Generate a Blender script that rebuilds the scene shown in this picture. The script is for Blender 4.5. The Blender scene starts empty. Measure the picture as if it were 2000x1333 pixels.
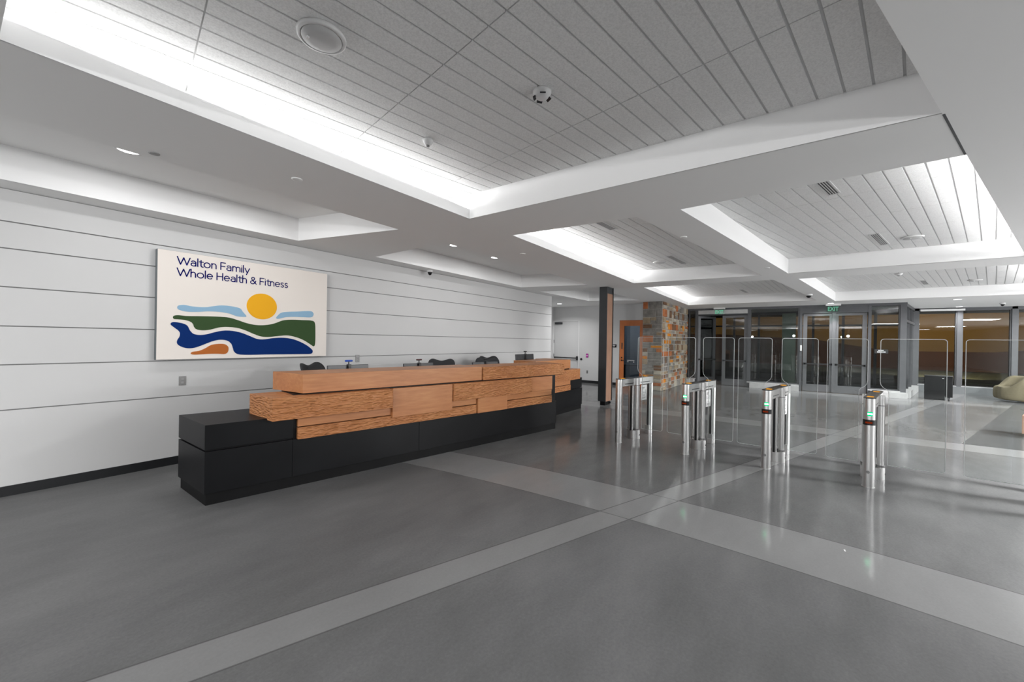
import bpy, bmesh, math, random
from math import sin, cos, pi, radians, atan2, hypot, sqrt
from mathutils import Vector, Matrix
from mathutils.geometry import tessellate_polygon
random.seed(7)
scene = bpy.context.scene
COL = scene.collection

# ------------------------------------------------------------------ helpers
class MB:
    """collects geometry and links it as one mesh object"""
    def __init__(s): s.v = []; s.f = []; s.m = []; s.sm = []
    def quad(s, pts, mi=0, smooth=False):
        b = len(s.v); s.v += [tuple(p) for p in pts]
        s.f.append(tuple(range(b, b+len(pts)))); s.m.append(mi); s.sm.append(smooth)
        return s
    def box(s, x0, x1, y0, y1, z0, z1, mi=0, M=None):
        p = [Vector((x, y, z)) for z in (z0, z1) for y in (y0, y1) for x in (x0, x1)]
        if M is not None: p = [M @ q for q in p]
        b = len(s.v); s.v += [tuple(q) for q in p]
        for f in ((0,2,3,1),(4,5,7,6),(0,1,5,4),(2,6,7,3),(0,4,6,2),(1,3,7,5)):
            s.f.append(tuple(b+i for i in f)); s.m.append(mi); s.sm.append(False)
        return s
    def prism(s, pts, z0, z1, mi=0, M=None, side=None, smooth=False, bot=True, top=True):
        """extrude a plan polygon (counter-clockwise x,y) from z0 to z1"""
        n = len(pts); b = len(s.v)
        P = [Vector((x, y, z0)) for x, y in pts] + [Vector((x, y, z1)) for x, y in pts]
        if M is not None: P = [M @ q for q in P]
        s.v += [tuple(q) for q in P]
        sd = mi if side is None else side
        for i in range(n):
            j = (i+1) % n
            s.f.append((b+i, b+j, b+n+j, b+n+i)); s.m.append(sd); s.sm.append(smooth)
        if smooth: s.v += [tuple(q) for q in P]; b += 2*n
        if bot: s.f.append(tuple(b+i for i in reversed(range(n)))); s.m.append(mi); s.sm.append(False)
        if top: s.f.append(tuple(b+n+i for i in range(n))); s.m.append(mi); s.sm.append(False)
        return s
    def cyl(s, x, y, z0, z1, r, n=28, mi=0, r1=None, M=None, smooth=True):
        r1 = r if r1 is None else r1
        b = len(s.v)
        P = [Vector((x+r*cos(2*pi*i/n), y+r*sin(2*pi*i/n), z0)) for i in range(n)] + \
            [Vector((x+r1*cos(2*pi*i/n), y+r1*sin(2*pi*i/n), z1)) for i in range(n)]
        if M is not None: P = [M @ q for q in P]
        s.v += [tuple(q) for q in P]
        for i in range(n):
            j = (i+1) % n
            s.f.append((b+i, b+j, b+n+j, b+n+i)); s.m.append(mi); s.sm.append(smooth)
        s.v += [tuple(q) for q in P]; b += 2*n
        s.f.append(tuple(b+i for i in reversed(range(n)))); s.m.append(mi); s.sm.append(False)
        s.f.append(tuple(b+n+i for i in range(n))); s.m.append(mi); s.sm.append(False)
        return s
    def lathe(s, prof, n=32, mi=0, M=None, smooth=True):
        """prof: (r, z) list from one end to the other"""
        b = len(s.v); k = len(prof)
        for r, z in prof:
            for i in range(n):
                q = Vector((r*cos(2*pi*i/n), r*sin(2*pi*i/n), z))
                s.v.append(tuple(M @ q if M is not None else q))
        for a in range(k-1):
            for i in range(n):
                j = (i+1) % n
                s.f.append((b+a*n+i, b+a*n+j, b+(a+1)*n+j, b+(a+1)*n+i)); s.m.append(mi); s.sm.append(smooth)
        s.f.append(tuple(b+i for i in reversed(range(n)))); s.m.append(mi); s.sm.append(smooth)
        s.f.append(tuple(b+(k-1)*n+i for i in range(n))); s.m.append(mi); s.sm.append(smooth)
        return s
    def tube(s, pts, r, n=10, mi=0):
        pts = [Vector(p) for p in pts]; b = len(s.v); k = len(pts)
        for a, p in enumerate(pts):
            d = (pts[min(a+1, k-1)] - pts[max(a-1, 0)]).normalized()
            h = Vector((0, 0, 1)) if abs(d.z) < .9 else Vector((1, 0, 0))
            e1 = d.cross(h).normalized(); e2 = d.cross(e1)
            rr = r[a] if isinstance(r, (list, tuple)) else r
            for i in range(n):
                s.v.append(tuple(p + e1*rr*cos(2*pi*i/n) + e2*rr*sin(2*pi*i/n)))
        for a in range(k-1):
            for i in range(n):
                j = (i+1) % n
                s.f.append((b+a*n+i, b+(a+1)*n+i, b+(a+1)*n+j, b+a*n+j)); s.m.append(mi); s.sm.append(True)
        s.f.append(tuple(b+i for i in range(n))); s.m.append(mi); s.sm.append(False)
        s.f.append(tuple(b+(k-1)*n+i for i in reversed(range(n)))); s.m.append(mi); s.sm.append(False)
        return s
    def build(s, name, mats, parent=None, bevel=0, fix=True):
        me = bpy.data.meshes.new(name)
        me.from_pydata(s.v, [], s.f)
        if not isinstance(mats, (list, tuple)): mats = [mats]
        for m in mats: me.materials.append(m)
        for p, mi, sm in zip(me.polygons, s.m, s.sm): p.material_index = mi; p.use_smooth = sm
        if fix:
            bm = bmesh.new(); bm.from_mesh(me)
            bmesh.ops.recalc_face_normals(bm, faces=bm.faces); bm.to_mesh(me); bm.free()
        me.update()
        o = bpy.data.objects.new(name, me); COL.objects.link(o)
        if parent is not None: o.parent = parent
        if bevel:
            md = o.modifiers.new('bevel', 'BEVEL'); md.width = bevel; md.segments = 2; md.limit_method = 'ANGLE'
        return o

def tag(o, label=None, cat=None, group=None, kind=None):
    if label: o['label'] = label
    if cat: o['category'] = cat
    if group: o['group'] = group
    if kind: o['kind'] = kind
    return o
def thing(name, loc, rz=0, label=None, cat=None, group=None, kind=None):
    o = bpy.data.objects.new(name, None); COL.objects.link(o); o.empty_display_size = .1
    o.location = loc; o.rotation_euler = (0, 0, rz)
    return tag(o, label, cat, group, kind)
def struct(o, label=None, cat=None): return tag(o, label, cat, None, 'structure')
def copy_tree(o, parent=None):
    c = o.copy(); COL.objects.link(c)
    if parent is not None: c.parent = parent
    for ch in list(o.children): copy_tree(ch, c)
    return c
def frame(loc, rz): return Matrix.Translation(loc) @ Matrix.Rotation(rz, 4, 'Z')

# ------------------------------------------------------------------ materials
class NT:
    def __init__(s, name):
        s.mat = bpy.data.materials.new(name); s.mat.use_nodes = True
        s.nt = s.mat.node_tree; s.nt.nodes.clear()
        s.out = s.nt.nodes.new('ShaderNodeOutputMaterial')
    def n(s, t, **kw):
        nd = s.nt.nodes.new(t)
        for k, v in kw.items():
            if k.startswith('in_'):
                nd.inputs[k[3:].replace('_', ' ')].default_value = v
            else: setattr(nd, k, v)
        return nd
    def l(s, a, b): s.nt.links.new(a, b)
    def val(s, x, sock):
        if isinstance(x, (int, float)): sock.default_value = x
        elif isinstance(x, (tuple, list)): sock.default_value = x
        else: s.l(x, sock)
    def math(s, op, a, b=0.0, clamp=False):
        nd = s.nt.nodes.new('ShaderNodeMath'); nd.operation = op; nd.use_clamp = clamp
        s.val(a, nd.inputs[0]); s.val(b, nd.inputs[1]); return nd.outputs[0]
    def mix(s, f, a, b):
        nd = s.nt.nodes.new('ShaderNodeMix'); nd.data_type = 'RGBA'
        s.val(f, nd.inputs[0]); s.val(a, nd.inputs[6]); s.val(b, nd.inputs[7]); return nd.outputs[2]
    def coords(s, kind='Object', scale=(1, 1, 1), rot=(0, 0, 0)):
        t = s.n('ShaderNodeTexCoord'); m = s.n('ShaderNodeMapping')
        m.inputs['Scale'].default_value = scale; m.inputs['Rotation'].default_value = rot
        s.l(t.outputs[kind], m.inputs['Vector']); return m.outputs['Vector']
    def noise(s, vec, scale, detail=3, rough=.5, out='Fac'):
        nd = s.n('ShaderNodeTexNoise'); nd.inputs['Scale'].default_value = scale
        nd.inputs['Detail'].default_value = detail; nd.inputs['Roughness'].default_value = rough
        s.l(vec, nd.inputs['Vector']); return nd.outputs[out]
    def ramp(s, fac, stops):
        nd = s.n('ShaderNodeValToRGB'); e = nd.color_ramp.elements
        while len(e) < len(stops): e.new(.5)
        for el, (p, c) in zip(e, stops): el.position = p; el.color = (*c, 1) if len(c) == 3 else c
        s.l(fac, nd.inputs[0]); return nd.outputs[0]
    def bsdf(s, color=(.5,.5,.5,1), rough=.5, metal=0, spec=.5, bump=None, bstr=.2, bdist=.01, **kw):
        b = s.n('ShaderNodeBsdfPrincipled')
        s.val(color, b.inputs['Base Color']); s.val(rough, b.inputs['Roughness'])
        s.val(metal, b.inputs['Metallic']); s.val(spec, b.inputs['Specular IOR Level'])
        for k, v in kw.items(): s.val(v, b.inputs[k.replace('_', ' ')])
        if bump is not None:
            bn = s.n('ShaderNodeBump'); bn.inputs['Strength'].default_value = bstr; bn.inputs['Distance'].default_value = bdist
            s.l(bump, bn.inputs['Height']); s.l(bn.outputs[0], b.inputs['Normal'])
        s.l(b.outputs[0], s.out.inputs[0]); return b
def rgb(r, g, b):
    f = lambda c: (c/255/12.92) if c/255 <= .04045 else ((c/255+.055)/1.055)**2.4
    return (f(r), f(g), f(b), 1)
def simple(name, col, rough=.5, metal=0, spec=.5, var=.06, scale=6, bump=0):
    t = NT(name); v = t.coords()
    nz = t.noise(v, scale, 4)
    a = tuple(min(1, c*(1-var)) for c in col[:3]); b = tuple(min(1, c*(1+var)) for c in col[:3])
    c = t.ramp(nz, [(.3, a), (.7, b)])
    t.bsdf(c, rough, metal, spec, bump=t.noise(v, scale*40, 2) if bump else None, bstr=bump, bdist=.004)
    return t.mat
def emit(name, col, strength):
    t = NT(name); e = t.n('ShaderNodeEmission'); e.inputs[0].default_value = col; e.inputs[1].default_value = strength
    t.l(e.outputs[0], t.out.inputs[0]); return t.mat
def glass(name, tint, ior=1.5, rough=0.0, gloss=1.0):
    t = NT(name)
    tr = t.n('ShaderNodeBsdfTransparent'); tr.inputs[0].default_value = tint
    gl = t.n('ShaderNodeBsdfGlossy'); gl.inputs['Roughness'].default_value = rough; gl.inputs[0].default_value = (gloss, gloss, gloss, 1)
    fr = t.n('ShaderNodeFresnel'); fr.inputs[0].default_value = ior
    mx = t.n('ShaderNodeMixShader')
    t.l(fr.outputs[0], mx.inputs[0]); t.l(tr.outputs[0], mx.inputs[1]); t.l(gl.outputs[0], mx.inputs[2])
    t.l(mx.outputs[0], t.out.inputs[0]); return t.mat

M = {}
M['wall'] = simple('wall_paint', (.62, .62, .62), .55, var=.012, scale=1.2)
M['wall_gap'] = simple('wall_reveal', (.22, .22, .22), .7)
M['soffit'] = simple('soffit_paint', (.92, .92, .915), .7, var=.01, scale=.8)
M['fascia'] = simple('fascia_paint', (.92, .92, .92), .6, var=.01, scale=.8)
M['tee'] = simple('ceiling_grid', (.6, .6, .6), .6)
M['black'] = simple('black_steel', (.0065, .0068, .0078), .4, .0, .16, var=.25, scale=1.8)
M['plinth'] = simple('black_plinth', (.006, .006, .0065), .5, 0, .15, var=.15)
M['base_black'] = simple('black_rubber_base', (.008, .009, .011), .5)
M['column'] = simple('charcoal_steel', (.03, .033, .036), .4, var=.12, scale=3)
M['alu'] = simple('grey_aluminium', (.085, .088, .094), .42, .35, var=.05)
M['alu_dark'] = simple('dark_aluminium', (.04, .042, .046), .4, .3)
M['alu_light'] = simple('light_aluminium', (.45, .45, .45), .4, .3)
M['white'] = simple('white_plastic', (.78, .78, .78), .4, var=.01)
M['grey_plastic'] = simple('grey_plastic', (.3, .3, .3), .5)
M['dark_plastic'] = simple('dark_plastic', (.02, .021, .023), .38)
M['satin_black'] = simple('satin_black', (.006, .006, .007), .28)
M['mesh_black'] = simple('chair_mesh', (.022, .023, .026), .75, bump=.3, scale=8)
M['plate'] = simple('steel_plate', (.22, .22, .22), .35, .6)
M['paper'] = simple('notice_paper', (.62, .62, .62), .7, var=.02)
M['ink'] = simple('notice_ink', (.12, .12, .12), .7)
M['orange_pad'] = emit('orange_pictogram', (1, .42, .03, 1), .7)
M['green_led'] = emit('green_led', (.22, 1, .5, 1), 26)
M['green_soft'] = emit('green_led_halo', (.0, .75, .25, 1), .9)
M['red_led'] = emit('red_led', (1, .12, .03, 1), .13)
M['lamp'] = emit('downlight_glow', (1, 1, 1, 1), 6)
M['exit_green'] = emit('exit_letters', (.25, .75, .5, 1), .4)
M['white_letter'] = simple('white_lettering', (.7, .7, .7), .6, var=.01)
M['navy'] = simple('navy_vinyl', rgb(3, 8, 92),  .8, 0, .05, var=.02)
M['sign_face'] = simple('cream_sign_face', rgb(236, 229, 222), .8, 0, .05, var=.006, scale=2)
M['sign_edge'] = simple('sign_side_metal', (.13, .155, .165), .4, .3)
M['sun'] = simple('yellow_vinyl', rgb(240, 176, 44),  .8, 0, .05, var=.01)
M['sky'] = simple('pale_blue_vinyl', rgb(146, 182, 208),  .8, 0, .05, var=.01)
M['hill'] = simple('green_vinyl', rgb(62, 84, 54),  .8, 0, .05, var=.02)
M['river'] = simple('blue_vinyl', rgb(18, 48, 108),  .8, 0, .05, var=.02)
M['dune'] = simple('copper_vinyl', rgb(182, 106, 54),  .8, 0, .05, var=.02)
M['orange_wood'] = simple('orange_wood', rgb(200, 118, 66), .45, var=.1, scale=4)
M['sage'] = simple('sage_fabric', rgb(112, 105, 84), .85, var=.08, scale=30, bump=.2)
M['magenta'] = simple('magenta_plastic', rgb(190, 20, 165), .4)
M['blue_plastic'] = simple('blue_plastic', rgb(20, 70, 170), .35)
M['maroon_plastic'] = simple('maroon_plastic', rgb(70, 20, 22), .4)
M['tan_ext'] = simple('tan_stucco', rgb(190, 150, 88), .9, var=.1, scale=.25)
M['brown_ext'] = simple('brown_wall', rgb(96, 58, 34), .9, var=.2, scale=.6)
M['asphalt'] = simple('asphalt', (.05, .05, .045), .8, var=.25, scale=1.5)
M['lawn'] = simple('dark_turf', (.06, .06, .025), .95, var=.4, scale=3)
M['canopy'] = simple('canopy_soffit', (.3, .3, .3), .6)
M['curb'] = simple('concrete_curb', (.42, .42, .42), .5, var=.08)
M['sill_wall'] = simple('grey_sill_wall', (.13, .14, .145), .5, var=.06)
M['sage_panel'] = simple('sage_panel', rgb(128, 150, 128), .35, var=.03)
M['glass_wing'] = glass('clear_barrier_glass', (.955, .97, .965, 1), 1.5)
M['glass_edge'] = simple('glass_edge_glint', (.5, .52, .52), .2)  # pale tone stands in for light caught along the glass rims
M['glass_front'] = glass('storefront_glass', (.74, .76, .76, 1), 1.55)
M['glass_door'] = glass('grey_door_glass', (.32, .38, .44, 1), 1.55)

def steel():
    t = NT('brushed_stainless'); v = t.coords('Object', (160, 160, 1.5))
    nz = t.noise(v, 3, 3)
    c = t.ramp(nz, [(.3, (.62, .62, .62)), (.7, (.74, .74, .73))])
    r = t.math('ADD', t.math('MULTIPLY', nz, .12), .27)
    t.bsdf(c, r, 1.0)
    return t.mat
M['steel'] = steel()

def wood(name, carved):
    t = NT(name); v = t.coords('Object', (1.6, 9, 14))
    nz = t.noise(v, 2.2, 6, .6)
    v2 = t.coords('Object', (.7, 1, 1)); big = t.noise(v2, 2.0, 2)
    v3 = t.coords('Object', (5, 60, 70)); fine = t.noise(v3, 2.5, 3)
    f = t.math('ADD', t.math('MULTIPLY', nz, .6), t.math('MULTIPLY', big, .4))
    c = t.ramp(f, [(.28, rgb(158, 100, 61)[:3]), (.5, rgb(180, 121, 76)[:3]), (.72, rgb(196, 141, 92)[:3])])
    c = t.mix(t.math('MULTIPLY', fine, .25), c, rgb(165, 104, 68))
    if carved:
        w = t.noise(t.coords('Object', (3, 3, 3)), 2.5, 2, out='Color')
        mp = t.n('ShaderNodeVectorMath', operation='MULTIPLY_ADD')
        t.l(w, mp.inputs[0]); mp.inputs[1].default_value = (.12, .12, .04)
        t.l(t.coords('Object'), mp.inputs[2])
        ms = t.n('ShaderNodeMapping'); ms.inputs['Scale'].default_value = (13, 13, 56); t.l(mp.outputs[0], ms.inputs['Vector'])
        vo = t.n('ShaderNodeTexVoronoi'); vo.feature = 'SMOOTH_F1'; vo.inputs['Scale'].default_value = 1
        vo.inputs['Smoothness'].default_value = .25
        t.l(ms.outputs[0], vo.inputs['Vector'])
        t.bsdf(c, .5, 0, .35, bump=vo.outputs['Distance'], bstr=1.0, bdist=.019)
    else:
        t.bsdf(c, .42, 0, .4, bump=fine, bstr=.08, bdist=.003)
    return t.mat
M['wood'] = wood('alder_wood', False)
M['carved'] = wood('chiselled_alder_wood', True)

def tiles():
    t = NT('acoustic_plank'); v = t.coords()
    n1 = t.noise(v, 90, 3, .7)
    c = t.ramp(n1, [(.35, (.78, .78, .775)), (.6, (.90, .90, .895))])
    t.bsdf(c, .9, 0, .2, bump=n1, bstr=.55, bdist=.006)
    return t.mat
M['plank'] = tiles()

def stone(name, a, b):
    t = NT(name); v = t.coords()
    n1 = t.noise(v, 9, 6, .65); n2 = t.noise(v, 2.2, 2)
    f = t.math('ADD', t.math('MULTIPLY', n1, .65), t.math('MULTIPLY', n2, .35))
    t.bsdf(t.ramp(f, [(.35, rgb(*a)[:3]), (.62, rgb(*b)[:3])]), .85, 0, .3, bump=n1, bstr=.6, bdist=.02)
    return t.mat
STONES = [stone('grey_stone', (104, 100, 96), (140, 136, 130)), stone('tan_stone', (128, 112, 92), (164, 148, 124)),
          stone('ochre_stone', (170, 96, 28), (214, 142, 44)), stone('brown_stone', (84, 62, 46), (128, 98, 74)),
          stone('pale_stone', (150, 142, 128), (182, 174, 160)), stone('rust_stone', (140, 78, 44), (182, 116, 74))]
MORTAR = stone('mortar', (150, 146, 140), (172, 168, 162))

def floor_mat():
    t = NT('polished_concrete')
    tc = t.n('ShaderNodeTexCoord'); sp = t.n('ShaderNodeSeparateXYZ'); t.l(tc.outputs['Object'], sp.inputs[0])
    x, y = sp.outputs[0], sp.outputs[1]
    m = t.math
    def rng(v, a, b): return m('MULTIPLY', m('GREATER_THAN', v, a), m('LESS_THAN', v, b))
    def edge(v, a, w=.006): return m('LESS_THAN', m('ABSOLUTE', m('SUBTRACT', v, a)), w)
    ca = m('ADD', m('MULTIPLY', x, .333), m('MULTIPLY', y, .943))
    yb = m('SUBTRACT', y, 1.4)
    cb = m('ADD', x, m('MULTIPLY', m('MULTIPLY', yb, yb), .03))
    bandA = rng(ca, 2.352, 2.62); bandB = rng(cb, 3.56, 4.30); bandC = rng(x, 9.2, 9.86); bandD = rng(x, 16.5, 17.2)
    band = m('MAXIMUM', m('MAXIMUM', bandA, bandB), m('MAXIMUM', bandC, bandD))
    lines = edge(ca, 2.352)
    for e in (edge(ca, 2.62), edge(cb, 3.56), edge(cb, 4.30), edge(x, 9.2, .01), edge(x, 9.86, .01),
              m('MULTIPLY', edge(cb, 7.43, .006), m('LESS_THAN', y, .05))):
        lines = m('MAXIMUM', lines, e)
    tile = m('MULTIPLY', m('LESS_THAN', ca, 1.18), m('GREATER_THAN', x, 9.86))
    # mottling
    v = tc.outputs['Object']
    mp = t.n('ShaderNodeMapping'); mp.inputs['Scale'].default_value = (.45, 1, 1); mp.inputs['Rotation'].default_value = (0, 0, .5); t.l(v, mp.inputs['Vector'])
    n1 = t.noise(mp.outputs[0], .75, 5, .55); n2 = t.noise(mp.outputs[0], 3.2, 6, .6); n3 = t.noise(v, 55, 3, .7)
    f = m('ADD', m('ADD', m('MULTIPLY', n1, .5), m('MULTIPLY', n2, .28)), m('MULTIPLY', n3, .22))
    base = t.ramp(f, [(.37, (.104, .105, .106)), (.5, (.140, .141, .142)), (.63, (.182, .183, .184))])
    bcol = t.ramp(f, [(.36, (.192, .193, .194)), (.64, (.246, .247, .248))])
    c = t.mix(band, base, bcol)
    # large slate tiles of the lounge, laid along the diagonal
    br = t.n('ShaderNodeTexBrick'); br.offset = .0
    mp2 = t.n('ShaderNodeMapping'); mp2.inputs['Rotation'].default_value = (0, 0, radians(19.45)); t.l(v, mp2.inputs['Vector'])
    t.l(mp2.outputs[0], br.inputs['Vector'])
    br.inputs['Scale'].default_value = 1; br.inputs['Brick Width'].default_value = 2.4; br.inputs['Row Height'].default_value = 1.2
    br.inputs['Mortar Size'].default_value = .006
    br.inputs['Color1'].default_value = (.075, .078, .08, 1); br.inputs['Color2'].default_value = (.085, .088, .09, 1); br.inputs['Mortar'].default_value = (.2, .2, .2, 1)
    c = t.mix(tile, c, br.outputs[0])
    c = t.mix(m('MULTIPLY', m('MULTIPLY', lines, .55), m('SUBTRACT', 1, tile)), c, (.05, .05, .05, 1))
    r = m('ADD', m('MULTIPLY', n2, .10), .055)
    r = m('ADD', r, m('MULTIPLY', tile, .12))
    r = m('ADD', r, m('MULTIPLY', m('LESS_THAN', cb, 3.56), .27))      # the slab near the viewer is honed, not polished
    t.bsdf(c, r, 0, .05, bump=n2, bstr=.035, bdist=.01)
    return t.mat
M['floor'] = floor_mat()

# ------------------------------------------------------------------ camera
cam = bpy.data.cameras.new('camera'); co = bpy.data.objects.new('camera', cam); COL.objects.link(co)
yaw, pitch, roll = .629830824, -.00136896, -.01648940
fw = Vector((cos(pitch)*cos(yaw), cos(pitch)*sin(yaw), sin(pitch)))
rt = Vector((sin(yaw), -cos(yaw), 0)); dn = fw.cross(rt)
r2 = rt*cos(roll) + dn*sin(roll); d2 = dn*cos(roll) - rt*sin(roll)
mw = Matrix.Identity(4)
for i, c in enumerate((r2, -d2, -fw)):
    for j in range(3): mw[j][i] = c[j]
mw.translation = Vector((0, 0, 1.62))
co.matrix_world = mw
cam.sensor_fit = 'HORIZONTAL'; cam.sensor_width = 36; cam.lens = 770.195/2000*36; cam.clip_start = .05; cam.clip_end = 300
scene.camera = co

# ------------------------------------------------------------------ setting: floor, walls
Y = 6.304            # sign wall plane
ZS = 3.03            # soffit level
ZC = 3.315           # plank ceiling level
XF = 17.4            # entrance glazing line
XR = 20.4            # outer glazing line
o = MB().box(-8.2, 20.6, -11.2, 9.2, -.2, 0).build('floor', M['floor']); struct(o, 'polished grey concrete floor with lighter inlaid bands', 'floor')

# sign wall: painted boards with open reveals
w = MB(); zs = [.0, .851, 1.298, 1.680, 2.066, 2.445, 2.709, 3.03]
for a, b in zip(zs[:-1], zs[1:]): w.box(-8.2, 10.742, Y, Y+.05, a+(.006 if a > 0 else 0), b-.006)
w.box(-8.2, 10.735, Y+.014, Y+.16, 0, ZS, 1); w.box(10.735, 10.745, Y, Y+.16, 0, ZS, 0)
o = w.build('wall_left', [M['wall'], M['wall_gap']]); struct(o, 'white panelled wall with thin horizontal reveals', 'wall')
o = MB().box(-8.2, 10.745, Y-.012, Y+.004, 0, .1).build('baseboard_left', M['base_black']); struct(o, 'black baseboard along the panelled wall', 'baseboard')
w = MB().box(14.3, 14.45, 5.45, 7.11, 0, ZS).box(14.3, 14.45, 4.3, 5.45, 2.44, ZS).box(14.3, 14.45, 7.11, 8.30, 2.455, ZS).box(14.3, 14.45, 8.3, 9.2, 0, ZS).box(14.3, 14.45, 4.3, 4.57, 0, 2.44)
struct(w.build('wall_far', M['wall']), 'plain white wall with the two far doors', 'wall')
struct(MB().box(14.285, 14.302, 5.45, 7.11, 0, .1).build('baseboard_far', M['base_black']), 'black baseboard along the far white wall', 'baseboard')
struct(MB().box(10.745, 14.3, 8.32, 8.5, 0, ZS).build('wall_corridor', M['wall']), 'white side wall of the passage by the white door', 'wall')
struct(MB().box(-8.35, -8.2, -11.2, 9.2, 0, ZS+.4).build('wall_back', M['sill_wall']), 'dark grey wall behind the viewer', 'wall')
struct(MB().box(-8.2, 20.6, -11.35, -11.2, 0, ZS+.4).build('wall_right', M['wall']), 'white wall far right of the lobby', 'wall')
# ---- room behind the grey-glass office door
struct(MB().box(17.0, 17.1, 4.4, 8.3, 0, ZS).build('wall_office', M['wall']), 'office wall seen through the orange door', 'wall')

# ------------------------------------------------------------------ ceiling
def line_y(x): return -.675 - .3485*(x-3.433)        # diagonal edge of the right-hand coffers
C1 = [(.066, 3.14), (3.414, 3.133), (3.433, -.675), (.16, line_y(.16)), (.09, 2.3)]
C2 = [(4.26, 3.134), (9.286, 3.212), (9.515, .631), (4.386, 1.498)]
C3 = [(4.389, 1.037), (9.482, .199), (9.426, -2.762), (4.264, -.965)]
C4 = [(10.121, 3.241), (15.58, 3.339), (15.533, -.415), (10.24, .472)]
C5 = [(10.338, .04), (16.055, -.891), (16.039, -5.09), (10.30, -3.07)]
T1 = [(-7.6, 6.0), (2.82, 5.97), (3.253, 4.2), (-7.6, 4.2)]
T2 = [(4.11, 5.97), (8.6, 5.99), (9.02, 4.25), (4.06, 4.2)]
T3 = [(9.557, 6.03), (12.6, 5.92), (13.141, 4.30), (9.934, 4.417)]
RB = [[(-7, 3.6), (-1.2, 3.6), (-1.2, .9), (-7, .9)]]                 # coffer behind the viewer
holes = [C1, C2, C3, C4, C5, T1, T2, T3] + RB
def ccw(p):
    a = sum(p[i][0]*p[(i+1) % len(p)][1]-p[(i+1) % len(p)][0]*p[i][1] for i in range(len(p)))
    return p if a > 0 else p[::-1]
outer = [(-8.2, -11.2), (20.6, -11.2), (20.6, 9.2), (-8.2, 9.2)]
polys = [[Vector((x, y, 0)) for x, y in outer]] + [[Vector((x, y, 0)) for x, y in ccw(h)[::-1]] for h in holes]
tri = tessellate_polygon(polys); flat = [p for pl in polys for p in pl]
me = bpy.data.meshes.new('ceiling'); me.from_pydata([(p.x, p.y, ZS) for p in flat], [], [tuple(t) for t in tri])
me.materials.append(M['soffit'])
bm = bmesh.new(); bm.from_mesh(me)
bmesh.ops.recalc_face_normals(bm, faces=bm.faces)
bm.faces.ensure_lookup_table()
for f in bm.faces:
    if f.normal.z > 0: f.normal_flip()
bm.to_mesh(me); bm.free()
o = bpy.data.objects.new('ceiling', me); COL.objects.link(o); struct(o, 'smooth grey drywall soffit between the recessed coffers', 'ceiling')
# slab that closes the building above everything
struct(MB().box(-8.2, 20.6, -11.2, 9.2, 3.62, 3.75).build('ceiling_slab', M['soffit']), 'ceiling slab above the coffers', 'ceiling')

def offs(p, q, d):
    dx, dy = q[0]-p[0], q[1]-p[1]; L = hypot(dx, dy); nx, ny = -dy/L*d, dx/L*d
    return (p[0]+nx, p[1]+ny), (q[0]+nx, q[1]+ny)
def coffer_walls(name, poly, lip_edges, ztop, label):
    """vertical fascias; a lip edge is a low upstand with a light trough behind it"""
    m = MB(); n = len(poly); p = ccw(poly)
    for i in range(n):
        a, b = p[i], p[(i+1) % n]
        L = hypot(b[0]-a[0], b[1]-a[1])
        lip = any(hypot((a[0]+b[0])/2-ex, (a[1]+b[1])/2-ey) < .6 for ex, ey in lip_edges)
        if not lip:
            a2, b2 = offs(a, b, -.04); m.prism(ccw([a, b, b2, a2]), ZS+.004, ztop+.1, 0)
        else:
            a2, b2 = offs(a, b, -.035); m.prism(ccw([a, b, b2, a2]), ZS+.004, ZS+.115, 0)
            a3, b3 = offs(a, b, -.34); a4, b4 = offs(a, b, -.38)
            m.prism(ccw([a2, b2, b3, a3]), ZS+.006, ZS+.02, 0)
            m.prism(ccw([a3, b3, b4, a4]), ZS+.006, ztop+.1, 0)
            ux, uy = (b[0]-a[0])/L, (b[1]-a[1])/L
            for (e, f, s) in ((a, a4, -1), (b, b4, 1)):      # close the trough ends
                e2 = (e[0]+ux*.04*s, e[1]+uy*.04*s); f2 = (f[0]+ux*.04*s, f[1]+uy*.04*s)
                m.prism(ccw([e, e2, f2, f]), ZS+.006, ztop+.1, 0)
    o = m.build(name, M['fascia']); return struct(o, label, 'ceiling')
coffer_walls('ceiling_fascia', C1, [(1.74, 3.137)], ZC, 'white fascia around the large near plank coffer')
coffer_walls('ceiling_fascia', C2, [(6.77, 3.17)], ZC, 'white fascia around the middle left plank coffer')
coffer_walls('ceiling_fascia', C3, [(6.85, -1.86)], ZC, 'white fascia around the middle right plank coffer')
coffer_walls('ceiling_fascia', C4, [(12.85, 3.29)], ZC, 'white fascia around the far left plank coffer')
coffer_walls('ceiling_fascia', C5, [(13.17, -4.08)], ZC, 'white fascia around the far right plank coffer')
ZT = 3.36
for T, lb in ((T1, 'white fascia of the long tray beside the sign wall'), (T2, 'white fascia of the tray above the desk end'), (T3, 'white fascia of the small tray beyond the sign wall'), (RB[0], 'white fascia of the coffer behind the viewer')):
    coffer_walls('ceiling_fascia', T, [], ZT, lb)
    p = ccw(T); m = MB(); m.prism(p, ZT, ZT+.05, 0); struct(m.build('ceiling_tray', M['soffit']), lb.replace('fascia of the', 'drywall top of the'), 'ceiling')

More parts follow.
